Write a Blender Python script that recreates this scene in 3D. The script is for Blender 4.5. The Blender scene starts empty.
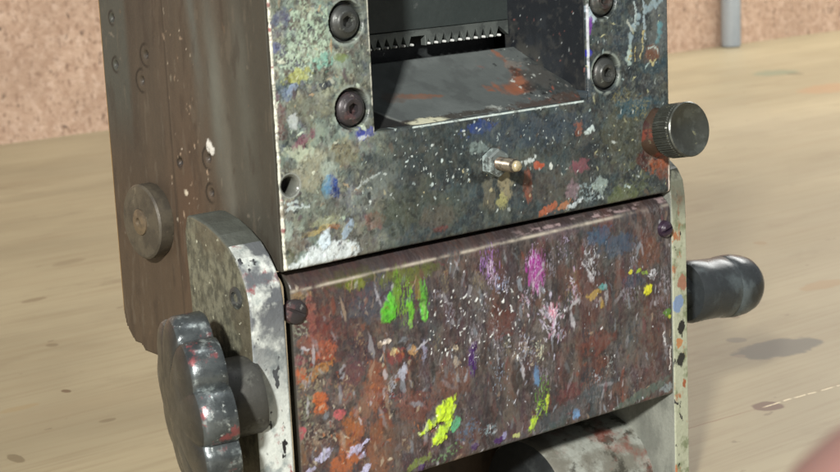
import bpy, bmesh, math, random
import numpy as np
from mathutils import Vector, Matrix

# ------------------------------------------------------------------ camera
# millimetre frame: x right along the machine's front, y back, z up,
# zero at the lower left front corner of its housing; tabletop at z = -95
FPX = 1679.72
CX, CY = 420.0, 236.0
vX = np.array([2620, -212.]); vZ = np.array([800, 8400.]); cc = np.array([CX, CY])
_X = np.append(vX-cc, FPX); _X /= np.linalg.norm(_X)
_D = np.append(vZ-cc, FPX); _D /= np.linalg.norm(_D)
_Y = np.cross(_D, _X); _Y = _Y if _Y[2] > 0 else -_Y
R = np.array([_X, _Y, -_D]).T
def ray(p): return np.array([(p[0]-CX)/FPX, (p[1]-CY)/FPX, 1.])
O = ray((284, 272))*392.247
CAM = -R.T@O
def on(p, ax, val):
    d = R.T@ray(p); t = (val-CAM[ax])/d[ax]; return CAM+t*d
TZ = -95.0

S = bpy.context.scene
MM = .001
BASE = Vector((65, 40, TZ))           # machine's base in that frame

def link(o): S.collection.objects.link(o); return o
def tag(o, label=None, cat=None, group=None, kind=None):
    for k, v in (('label', label), ('category', cat), ('group', group), ('kind', kind)):
        if v: o[k] = v
    return o
def W(v): return Vector((v[0]*MM, v[1]*MM, (v[2]-TZ)*MM))    # frame -> world metres

# ------------------------------------------------------------------ nodes
def srgb(c, k=1.0):
    out = []
    for x in c:
        x /= 255.
        out.append(k*(x/12.92 if x <= .04045 else ((x+.055)/1.055)**2.4))
    return tuple(out)
class NT:
    def __init__(s, name):
        s.m = bpy.data.materials.new(name); s.m.use_nodes = True
        s.t = s.m.node_tree; s.n = s.t.nodes; s.b = s.n['Principled BSDF']
        s.tc = s.n.new('ShaderNodeTexCoord'); s.obj = s.tc.outputs['Object']
    def put(s, inp, v):
        if v is None: return
        if isinstance(v, bpy.types.NodeSocket): s.t.links.new(v, inp)
        elif isinstance(v, tuple) and inp.type == 'RGBA': inp.default_value = tuple(v)+(1,)
        else: inp.default_value = v
    def map(s, scale=(1, 1, 1), loc=(0, 0, 0), rot=(0, 0, 0), vec=None):
        n = s.n.new('ShaderNodeMapping'); s.put(n.inputs['Vector'], vec or s.obj)
        n.inputs['Scale'].default_value = scale; n.inputs['Location'].default_value = loc
        n.inputs['Rotation'].default_value = rot; return n.outputs[0]
    def noise(s, scale, detail=4, vec=None, rough=.55, dist=0, col=False):
        n = s.n.new('ShaderNodeTexNoise'); s.put(n.inputs['Vector'], vec or s.obj)
        n.inputs['Scale'].default_value = scale; n.inputs['Detail'].default_value = detail
        n.inputs['Roughness'].default_value = rough; n.inputs['Distortion'].default_value = dist
        return n.outputs['Color' if col else 'Fac']
    def voro(s, scale, vec=None, feature='F1', rnd=1):
        n = s.n.new('ShaderNodeTexVoronoi'); s.put(n.inputs['Vector'], vec or s.obj); n.feature = feature
        n.inputs['Scale'].default_value = scale; n.inputs['Randomness'].default_value = rnd
        return n.outputs['Distance'], (n.outputs['Color'] if feature == 'F1' else None)
    def step(s, v, a, b):
        n = s.n.new('ShaderNodeMapRange'); n.interpolation_type = 'SMOOTHSTEP'
        s.put(n.inputs['Value'], v); n.inputs['From Min'].default_value = a; n.inputs['From Max'].default_value = b
        return n.outputs[0]
    def rng(s, v, a, b, c, d):
        n = s.n.new('ShaderNodeMapRange'); s.put(n.inputs['Value'], v)
        for i, x in zip((1, 2, 3, 4), (a, b, c, d)): n.inputs[i].default_value = x
        return n.outputs[0]
    def math(s, op, a, b=None, clamp=False):
        n = s.n.new('ShaderNodeMath'); n.operation = op; n.use_clamp = clamp
        s.put(n.inputs[0], a); s.put(n.inputs[1], b); return n.outputs[0]
    def mix(s, f, a, b, mode='MIX'):
        n = s.n.new('ShaderNodeMix'); n.data_type = 'RGBA'; n.blend_type = mode
        s.put(n.inputs[0], f); s.put(n.inputs[6], a); s.put(n.inputs[7], b); return n.outputs[2]
    def sep(s, v):
        n = s.n.new('ShaderNodeSeparateXYZ'); s.put(n.inputs[0], v); return n.outputs
    def comb(s, x, y, z):
        n = s.n.new('ShaderNodeCombineXYZ')
        for i, v in enumerate((x, y, z)): s.put(n.inputs[i], v)
        return n.outputs[0]
    def attr(s, name):
        n = s.n.new('ShaderNodeAttribute'); n.attribute_name = name; return n.outputs
    def bump(s, h, strength=.5, dist=.0002, nrm=None):
        n = s.n.new('ShaderNodeBump'); n.inputs['Strength'].default_value = strength
        n.inputs['Distance'].default_value = dist; s.put(n.inputs['Height'], h)
        if nrm: s.put(n.inputs['Normal'], nrm)
        return n.outputs[0]
    def out(s, col, rough=.5, metal=0., nrm=None, spec=None):
        s.put(s.b.inputs['Base Color'], col); s.put(s.b.inputs['Roughness'], rough)
        s.put(s.b.inputs['Metallic'], metal); s.put(s.b.inputs['Normal'], nrm)
        if spec is not None: s.b.inputs['Specular IOR Level'].default_value = spec
        return s.m
    def ell(s, cx, cy, rx, ry, wob=.35, ns=40, ang=0, soft=.12):
        """soft-edged irregular blot on the tabletop (metres)"""
        v = s.map(loc=(-cx, -cy, 0))
        v = s.map(rot=(0, 0, -ang), vec=v); v = s.map(scale=(1/rx, 1/ry, 0), vec=v)
        n = s.n.new('ShaderNodeVectorMath'); n.operation = 'LENGTH'; s.put(n.inputs[0], v)
        d = s.math('ADD', n.outputs['Value'], s.math('MULTIPLY', s.math('SUBTRACT', s.noise(ns, 4), .5), wob*2))
        return s.step(d, 1+soft, 1-soft)

def painted(name, rough=(.25, .6), fine=900, bumps=.35, metal=0.):
    """paint-crusted metal: colour and gloss laid out on the surface, fine grain from noise"""
    t = NT(name); a = t.attr('paint'); g = t.attr('gloss')
    n1 = t.noise(fine*.7, 5, rough=.6); n2 = t.noise(fine*3.1, 3)
    c = t.mix(1., a['Color'], t.mix(n1, (.88, .88, .88), (1.12, 1.12, 1.12)), 'MULTIPLY')
    r = t.rng(g['Fac'], 0, 1, rough[1], rough[0])
    r = t.math('ADD', r, t.math('MULTIPLY', t.math('SUBTRACT', n2, .5), .35), True)
    b = t.bump(t.math('ADD', n1, t.math('MULTIPLY', n2, .5)), bumps, .00022)
    return t.out(c, r, metal, b)

def patina(name, base, layers, rough=.5, metal=0., bump=.4, bscale=700, bdist=.0002):
    """layers: (colour, scale, lo, hi, (sx,sy,sz), amount)"""
    t = NT(name); c = base
    for i, (col, sc, lo, hi, st, am) in enumerate(layers):
        m = t.step(t.noise(sc, 6, t.map(scale=st, loc=(i*.37, i*.71, i*.13)), .65), lo, hi)
        c = t.mix(t.math('MULTIPLY', m, am), c, col)
    n1 = t.noise(bscale, 5, rough=.7)
    c = t.mix(1., c, t.mix(n1, (.75, .75, .75), (1.25, 1.25, 1.25)), 'MULTIPLY')
    rr = t.math('ADD', rough, t.math('MULTIPLY', t.math('SUBTRACT', t.noise(bscale*.3, 4), .5), .5), True)
    return t.out(c, rr, metal, t.bump(n1, bump, bdist))

# ------------------------------------------------------------------ mesh helpers (mm)
def raw(name, verts, faces, mat, parent=None, smooth=False, mats=None):
    me = bpy.data.meshes.new(name)
    off = BASE if parent is not None else Vector((0, 0, 0))
    if parent is not None:
        vs = [((v[0]-off.x)*MM, (v[1]-off.y)*MM, (v[2]-off.z)*MM) for v in verts]
    else:
        vs = [tuple(W(v)) for v in verts]
    me.from_pydata(vs, [], faces); me.materials.append(mat)
    for m in (mats or []): me.materials.append(m)
    if smooth:
        for p in me.polygons: p.use_smooth = True
    me.update()
    o = link(bpy.data.objects.new(name, me))
    if parent is not None: o.parent = parent
    return o
def finish(o, bevel=None, seg=2, auto=True):
    bm = bmesh.new(); bm.from_mesh(o.data); bmesh.ops.recalc_face_normals(bm, faces=bm.faces)
    bm.to_mesh(o.data); bm.free()
    if bevel:
        m = o.modifiers.new('bevel', 'BEVEL'); m.width = bevel*MM; m.segments = seg; m.limit_method = 'ANGLE'
        m.harden_normals = False
    return o
def box(x0, x1, y0, y1, z0, z1):
    v = [(x, y, z) for x in (x0, x1) for y in (y0, y1) for z in (z0, z1)]
    f = [(0, 1, 3, 2), (4, 6, 7, 5), (0, 4, 5, 1), (2, 3, 7, 6), (0, 2, 6, 4), (1, 5, 7, 3)]
    return v, f
def join(*parts):
    V, F = [], []
    for v, f in parts:
        n = len(V); V += list(v); F += [tuple(i+n for i in q) for q in f]
    return V, F
def prism(outline, x0, x1):
    n = len(outline)
    v = [(x0, y, z) for y, z in outline]+[(x1, y, z) for y, z in outline]
    f = [tuple(range(n)), tuple(range(2*n-1, n-1, -1))]
    f += [(i, (i+1) % n, n+(i+1) % n, n+i) for i in range(n)]
    return v, f
def lathe(prof, c, axis, n=48, rmod=None, twist=0):
    """prof: (radius, distance along axis); rmod(k, theta) scales ring k"""
    a = Vector(axis).normalized(); u = a.orthogonal().normalized()
    if abs(a.z) < .9:
        u = (Vector((0, 0, 1))-a*a.z).normalized()
    w = a.cross(u); c = Vector(c)
    V, F = [], []
    for k, (r, h) in enumerate(prof):
        for i in range(n):
            th = 2*math.pi*i/n+twist
            rr = r*(rmod(k, th) if rmod else 1)
            V.append(tuple(c+a*h+(u*math.cos(th)+w*math.sin(th))*rr))
    for k in range(len(prof)-1):
        for i in range(n):
            j = (i+1) % n
            F.append((k*n+i, k*n+j, (k+1)*n+j, (k+1)*n+i))
    F.append(tuple(range(n-1, -1, -1))); m = (len(prof)-1)*n
    F.append(tuple(range(m, m+n)))
    return V, F
def shade_auto(o, deg=35):
    me = o.data
    for p in me.polygons: p.use_smooth = True
    bm = bmesh.new(); bm.from_mesh(me)
    for e in bm.edges:
        if len(e.link_faces) == 2 and e.calc_face_angle(0) > math.radians(deg): e.smooth = False
    bm.to_mesh(me); bm.free(); return o

# ------------------------------------------------------------------ noise on arrays
def vn(u, v, seed):
    xi = np.floor(u).astype(np.int64); yi = np.floor(v).astype(np.int64)
    fx = u-xi; fy = v-yi; fx = fx*fx*(3-2*fx); fy = fy*fy*(3-2*fy)
    def h(a, b):
        k = (a*374761393+b*668265263+seed*144269504+1013904223) & 0xffffffff
        k = ((k ^ (k >> 13))*1274126177) & 0xffffffff
        k = ((k ^ (k >> 15))*2246822519) & 0xffffffff
        return ((k ^ (k >> 16)) & 0xffffff)/16777215.
    a = h(xi, yi); b = h(xi+1, yi); c = h(xi, yi+1); d = h(xi+1, yi+1)
    return (a*(1-fx)+b*fx)*(1-fy)+(c*(1-fx)+d*fx)*fy
def fbm(u, v, seed=0, oc=4, g=.55):
    s = np.zeros_like(u); a = 1.; t = 0.
    for i in range(oc):
        s += a*vn(u*2**i+seed*7.31, v*2**i+seed*3.17, seed*17+i); t += a; a *= g
    return s/t*2-1
def ss(x, a, b):
    t = np.clip((x-a)/(b-a), 0, 1); return t*t*(3-2*t)

class Paint:
    def __init__(s, U, V, base):
        s.U, s.V = U, V; s.vmax = 1e9; s.nw = False
        s.WU = U+.7*fbm(U*.55, V*.4, 91, 3)+.22*fbm(U*2.1, V*1.5, 92, 3)
        s.WV = V+.7*fbm(U*.55, V*.4, 93, 3)+.35*fbm(U*2.1, V*1.5, 94, 3)
        s.tex = fbm(U*1.7, V*1.1, 95, 4, .65)
        s.c = np.zeros(U.shape+(3,)); s.c[:] = srgb(base)
        s.h = np.zeros(U.shape); s.g = np.full(U.shape, .5); s.k = 1
        s.rng = np.random.default_rng(11)
    def wash(s, col, m, hgt=0, gloss=None):
        m = np.clip(m, 0, 1); s.c += (np.array(srgb(col))-s.c)*m[..., None]
        s.h += m*hgt
        if gloss is not None: s.g += (gloss-s.g)*m
    def cloud(s, col, f=.2, lo=.0, hi=.4, am=.7, st=(1, 1), hgt=0, gloss=None, lim=None):
        s.k += 1
        m = ss(fbm(s.U*f*st[0], s.V*f*st[1], s.k, 5, .6), lo, hi)*am
        if lim is not None: m = m*lim
        s.wash(col, m, hgt, gloss)
    def grit(s, cols, f, am, st=(1, .6), hgt=.03, lim=None):
        """interleaved small smudges of several colours"""
        for i, c in enumerate(cols):
            s.k += 1
            n = fbm(s.WU*f*st[0], s.WV*f*st[1], s.k, 4, .62)
            m = ss(n, .05, .45)*am*.22
            if lim is not None: m = m*lim
            s.wash(c, m, hgt*(1 if i % 2 else -1))
    def px(s, px, py):
        p = on((px, py), 1, 0.); return p[0], p[2]
    def patch(s, px, py, rx, ry, col, a=1., rag=.45, f=.8, st=(1, 1), ang=0, hgt=.05, gloss=.7, soft=.22, holes=0, col2=None, mm=False):
        s.k += 1
        if mm: u, v, ru, rv = px, py, rx, ry
        else:
            u, v = s.px(px, py); ru = rx/(3.5-.008*u); rv = ry/(4.28-.0055*u)
        m_ = max(ru, rv)*(1.6+rag)+2
        u0, u1 = np.searchsorted(s.U[0], (u-m_, u+m_)); v0, v1 = np.searchsorted(s.V[:, 0], (v-m_, v+m_))
        if u1 <= u0 or v1 <= v0: return
        sl = (slice(v0, v1), slice(u0, u1)); U = s.U[sl]; V = s.V[sl]
        ca, sa = math.cos(math.radians(ang)), math.sin(math.radians(ang))
        du, dv = s.WU[sl]-u, s.WV[sl]-v; a1, a2 = (du*ca+dv*sa)/ru, (-du*sa+dv*ca)/rv
        n = fbm(U*f*st[0], V*f*st[1], s.k, 4, .6)
        d = np.sqrt(a1**2+a2**2)+rag*1.6*n
        m = (1-ss(d, 1-soft, 1+soft))*a*(1-.3*(a < .99)*ss(s.tex[sl], 0, .4))
        if holes:
            m = m*ss(fbm(U*f*2.2*st[0], V*f*2.2*st[1], s.k+500, 3), holes-1, holes-.6)
        c = np.array(srgb(col))*np.ones(U.shape+(3,))
        if col2 is not None:
            q = ss(fbm(U*f*1.3, V*f*1.3, s.k+900, 4), -.2, .3)[..., None]; c = c*(1-q)+np.array(srgb(col2))*q
        s.c[sl] += (c-s.c[sl])*m[..., None]
        s.h[sl] += m*hgt*(1+.5*n); s.g[sl] += (gloss-s.g[sl])*m
    def line(s, pts, w, col, a=.9, hgt=.03, rag=.5, gloss=.6):
        """thin wobbly line through photo-plane points"""
        P = [s.px(*p) for p in pts]
        for (u0, v0), (u1, v1) in zip(P[:-1], P[1:]):
            L = math.hypot(u1-u0, v1-v0); n = max(2, int(L/(w*.7)))
            for i in range(n):
                t = i/n+s.rng.uniform(-.3, .3)/n
                if s.rng.random() < rag*.35: continue
                s.stamp(u0+(u1-u0)*t+s.rng.normal(0, w*.25), v0+(v1-v0)*t+s.rng.normal(0, w*.25), w*s.rng.uniform(.5, 1.1), w*s.rng.uniform(.6, 1.4),
                        math.atan2(v1-v0, u1-u0), col, a, hgt, gloss)
    def stamp(s, u, v, ru, rv, ang, col, a, hgt, gloss=.8):
        if v > s.vmax: return
        m_ = max(ru, rv)*1.3+1.3
        u0, u1 = np.searchsorted(s.U[0], (u-m_, u+m_)); v0, v1 = np.searchsorted(s.V[:, 0], (v-m_, v+m_))
        if u1 <= u0 or v1 <= v0: return
        sl = (slice(v0, v1), slice(u0, u1))
        du = (s.U if s.nw else s.WU)[sl]-u; dv = (s.V if s.nw else s.WV)[sl]-v
        ca, sa = math.cos(ang), math.sin(ang)
        d = np.sqrt(((du*ca+dv*sa)/ru)**2+((-du*sa+dv*ca)/rv)**2)
        m = (1-ss(d, .55, 1.15))*a
        s.c[sl] += (np.array(srgb(col))-s.c[sl])*m[..., None]; s.h[sl] += m*hgt; s.g[sl] += (gloss-s.g[sl])*m
    def flecks(s, n, box, size, cols, a=(.5, 1), hgt=.05, el=2.0, vert=.5, mm=False):
        for _ in range(n):
            if mm: u = s.rng.uniform(box[0], box[2]); v = s.rng.uniform(box[1], box[3])
            else: u, v = s.px(s.rng.uniform(box[0], box[2]), s.rng.uniform(box[1], box[3]))
            r = size[0]+(size[1]-size[0])*s.rng.random()**3
            e = s.rng.uniform(1, el)
            ang = math.pi/2+s.rng.normal(0, .3) if s.rng.random() < vert else s.rng.uniform(0, 3.14)
            c = cols[s.rng.integers(len(cols))]
            s.stamp(u, v, r*e, r/math.sqrt(e), ang, c, s.rng.uniform(*a), hgt, s.rng.uniform(.5, 1))

def sheet(name, us, vs, paintf, mapf, keep, thick, mat, parent, flip=False):
    U, V = np.meshgrid(us, vs); p = paintf(U, V)
    nv, nu = U.shape; X, Y, Z = mapf(U, V, p.h); BX, BY, BZ = mapf(U, V, np.full(U.shape, -thick))
    idx = np.arange(nu*nv).reshape(nv, nu)
    uc = (U[:-1, :-1]+U[1:, 1:])/2; vc = (V[:-1, :-1]+V[1:, 1:])/2
    K = keep(uc, vc) if keep else np.ones(uc.shape, bool)
    q = np.stack([idx[:-1, :-1], idx[:-1, 1:], idx[1:, 1:], idx[1:, :-1]], -1)[K]
    # border edges -> skirt
    pad = np.pad(K, 1); sk = []
    N = nu*nv
    for dj, di, a, b in ((-1, 0, 0, 1), (1, 0, 2, 3), (0, 1, 1, 2), (0, -1, 3, 0)):
        nb = pad[1+dj:1+dj+K.shape[0], 1+di:1+di+K.shape[1]]
        E = K & ~nb
        qq = np.stack([idx[:-1, :-1], idx[:-1, 1:], idx[1:, 1:], idx[1:, :-1]], -1)[E]
        sk.append(np.stack([qq[:, b], qq[:, a], qq[:, a]+N, qq[:, b]+N], -1))
    F = np.concatenate([q]+sk)
    if flip: F = F[:, ::-1]
    P = np.concatenate([np.stack([X, Y, Z], -1).reshape(-1, 3), np.stack([BX, BY, BZ], -1).reshape(-1, 3)])
    C = np.concatenate([p.c.reshape(-1, 3)]*2); G = np.concatenate([p.g.ravel()]*2)
    used = np.zeros(2*N, bool); used[F.ravel()] = True
    new = np.cumsum(used)-1; F = new[F]; P = P[used]; C = C[used]; G = G[used]
    P = (P-np.array(BASE))*MM
    me = bpy.data.meshes.new(name)
    me.vertices.add(len(P)); me.vertices.foreach_set('co', P.astype(np.float32).ravel())
    me.loops.add(F.size); me.loops.foreach_set('vertex_index', F.astype(np.int32).ravel())
    me.polygons.add(len(F)); me.polygons.foreach_set('loop_start', np.arange(0, F.size, 4, dtype=np.int32))
    me.update(calc_edges=True); me.validate()
    at = me.attributes.new('paint', 'FLOAT_COLOR', 'POINT')
    at.data.foreach_set('color', np.concatenate([np.clip(C, 0.003, .9), np.ones((len(C), 1))], 1).astype(np.float32).ravel())
    at = me.attributes.new('gloss', 'FLOAT', 'POINT'); at.data.foreach_set('value', np.clip(G, 0, 1).astype(np.float32))
    sm = np.ones(len(F), bool); sm[len(q):] = False
    me.polygons.foreach_set('use_smooth', sm)
    me.materials.append(mat); me.update()
    o = link(bpy.data.objects.new(name, me)); o.parent = parent
    return o

# ------------------------------------------------------------------ materials
M_front = painted('paint_crusted_steel', (.2, .55), 1000, .25)
M_panel = painted('paint_splattered_panel', (.22, .6), 1000, .25)
M_side = painted('stained_brown_casting', (.35, .6), 500, .2)
M_floor = painted('worn_scoop_steel', (.3, .55), 600, .2)
M_dark = patina('black_grimy_shaded_steel', srgb((34, 37, 38)), [(srgb((60, 64, 64)), 90, .5, .62, (1, 1, 1), .6), (srgb((150, 155, 150)), 420, .68, .72, (1, 1, 1), .7)], .45)
M_screw = patina('worn_screw_steel', srgb((72, 74, 72)), [(srgb((140, 148, 140)), 480, .6, .66, (1, 1, 1), .7), (srgb((120, 120, 115)), 250, .52, .66, (1, 1, 1), .6), (srgb((70, 45, 40)), 160, .58, .68, (1, 1, 1), .6)], .38, .45)
M_reddark = patina('dark_red_stained_screw', srgb((62, 58, 60)), [(srgb((150, 150, 144)), 480, .6, .66, (1, 1, 1), .7), (srgb((105, 75, 75)), 250, .5, .62, (1, 1, 1), .6), (srgb((140, 135, 130)), 350, .62, .68, (1, 1, 1), .6)], .4, .3)
M_wheel = patina('worn_cast_grey_metal', srgb((70, 69, 65)), [(srgb((54, 54, 52)), 60, .45, .65, (1, 1, 1), .7), (srgb((96, 96, 92)), 90, .5, .7, (1, 1, .4), .5), (srgb((170, 176, 174)), 240, .68, .73, (1, 1, .5), .8), (srgb((110, 60, 60)), 90, .68, .74, (1, 1, 1), .5)], .34, .45, .35)
M_rim = patina('polished_painted_lobe', srgb((92, 98, 99)), [(srgb((48, 52, 54)), 150, .4, .65, (1, 1, 1), .7), (srgb((176, 186, 184)), 260, .54, .7, (1, 1, 1), .7), (srgb((160, 88, 90)), 190, .57, .66, (1, 1, 1), .7), (srgb((205, 212, 208)), 420, .62, .68, (1, 1, 1), .7)], .24, .5, .35)
M_hub = patina('dull_grey_hub', srgb((66, 66, 62)), [(srgb((95, 96, 90)), 140, .5, .6, (1, 1, 1), .7), (srgb((40, 40, 38)), 200, .55, .65, (1, 1, 1), .7)], .55, .2)
M_knob = patina('blackened_knurled_metal', srgb((78, 80, 74)), [(srgb((100, 104, 98)), 180, .5, .62, (1, 1, 1), .7), (srgb((150, 150, 120)), 420, .64, .69, (1, 1, 1), .8)], .32, .6, .2)
M_rust = patina('rusty_collar', srgb((62, 48, 38)), [(srgb((112, 52, 38)), 130, .48, .58, (1, 1, 1), .8), (srgb((120, 120, 95)), 240, .58, .64, (1, 1, 1), .7), (srgb((50, 20, 22)), 90, .56, .62, (1, 1, 1), .8)], .4, .1, .6)
M_grip = patina('blackish_blue_grip', srgb((50, 54, 56)), [(srgb((88, 97, 99)), 55, .48, .64, (1.6, 1, 1), .7), (srgb((30, 34, 37)), 45, .5, .62, (1, 1, 1), .8), (srgb((130, 142, 142)), 160, .64, .7, (.6, 1, 1), .5)], .3, .1, .2)
M_brasstip = patina('worn_bright_stud', srgb((120, 112, 98)), [(srgb((60, 56, 52)), 300, .45, .6, (1, 1, 1), .7), (srgb((120, 60, 50)), 260, .55, .65, (1, 1, 1), .6)], .3, .6)
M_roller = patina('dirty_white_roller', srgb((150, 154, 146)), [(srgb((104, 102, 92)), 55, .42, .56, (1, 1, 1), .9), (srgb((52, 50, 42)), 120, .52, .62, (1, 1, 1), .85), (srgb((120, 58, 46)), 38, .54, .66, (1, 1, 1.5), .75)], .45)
M_pin = patina('bright_glint_pin', srgb((225, 228, 225)), [(srgb((150, 150, 150)), 300, .6, .7, (1, 1, 1), .5)], .2, .2)
M_comb = patina('grey_comb', srgb((98, 104, 101)), [(srgb((66, 71, 70)), 150, .5, .62, (1, 1, 1), .7)], .4, .3)

def cheek_material(name, left):
    t = NT(name)
    g = t.n.new('ShaderNodeNewGeometry'); nr = t.sep(g.outputs['Normal'])
    n1 = t.noise(900, 5, rough=.7)
    # gritty outer and inner faces
    if left:
        side = t.mix(t.step(t.noise(520, 6, t.map(scale=(1, 1, .6)), .7), .38, .62), srgb((72, 72, 62)), srgb((112, 111, 94)))
        side = t.mix(t.math('MULTIPLY', t.step(t.noise(60, 4), .5, .62), .7), side, srgb((84, 78, 64)))
        side = t.mix(t.step(t.noise(420, 4, t.map(loc=(1, 2, 3))), .64, .7), side, srgb((170, 170, 150)))
    else:
        side = t.mix(t.step(t.noise(90, 6, t.map(scale=(1, 1, .5))), .45, .65), srgb((140, 143, 134)), srgb((112, 115, 108)))
        side = t.mix(t.step(t.noise(260, 4, t.map(scale=(1, 1.6, .35))), .68, .72), side, srgb((50, 50, 46)))
    # front edge: thick pale paint with chips
    fr = srgb((206, 212, 206)) if left else srgb((168, 172, 150))
    z = t.sep(t.obj)[2]
    f = t.mix(t.step(t.noise(220, 5), .5, .66), fr, srgb((150, 160, 158)) if left else srgb((120, 128, 100)))
    f = t.mix(t.step(t.noise(210, 5, t.map(loc=(3, 1, 2), scale=(1, 1, .6)), .65), .58, .68), f, srgb((150, 84, 86)) if left else srgb((160, 105, 70)))
    f = t.mix(t.step(t.noise(380, 4, t.map(loc=(7, 1, 2), scale=(1, 1, .5))), .6, .64), f, srgb((40, 40, 42)))
    if left:   # greyer, patchier towards the rounded top
        up = t.math('MULTIPLY', t.step(z, .055, .088), t.step(t.noise(170, 5, t.map(loc=(5, 5, 1))), .34, .52))
        f = t.mix(up, f, srgb((96, 100, 104)))
    else:
        f = t.mix(t.math('MULTIPLY', t.step(z, .082, .094), .85), f, srgb((92, 94, 82)))
        for zz, yy, col, rr in ((.0625, .1325, (120, 140, 170), .0022), (.0548, .1335, (40, 40, 38), .0017), (.0455, .133, (45, 45, 42), .0018), (.0505, .1325, (176, 126, 84), .0014), (.0378, .1345, (150, 90, 60), .0012), (.068, .1345, (150, 110, 90), .0022)):
            v = t.map(loc=(-(yy-.065), 0, -zz)); v = t.map(scale=(1.1, 0, .75), vec=v, rot=(0, .5, 0))
            nn = t.n.new('ShaderNodeVectorMath'); nn.operation = 'LENGTH'; t.put(nn.inputs[0], v)
            d = t.math('ADD', nn.outputs['Value'], t.math('MULTIPLY', t.math('SUBTRACT', t.noise(420, 4, t.map(loc=(zz*100, 0, 0))), .5), .004))
            f = t.mix(t.step(d, rr, rr*.75), f, srgb(col))
    top = t.mix(t.noise(240, 4), srgb((56, 58, 54)), srgb((88, 92, 84)))
    c = t.mix(t.step(nr[2], .35, .75), side, top)
    c = t.mix(t.step(t.math('MULTIPLY', nr[1], -1), .45, .75), c, f)
    c = t.mix(1., c, t.mix(n1, (.75, .75, .75), (1.25, 1.25, 1.25)), 'MULTIPLY')
    return t.out(c, t.rng(t.noise(300, 3), .3, .7, .3, .65), 0, t.bump(n1, .6, .0003))
M_cheekL = cheek_material('chipped_white_cheek', True)
M_cheekR = cheek_material('chipped_cream_cheek', False)

# ------------------------------------------------------------------ the machine
mach = link(bpy.data.objects.new('paint_mill', None)); mach.location = W(BASE)
tag(mach, 'old metal machine crusted with paint of every colour, standing on the pale wooden top', 'machine')

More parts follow.
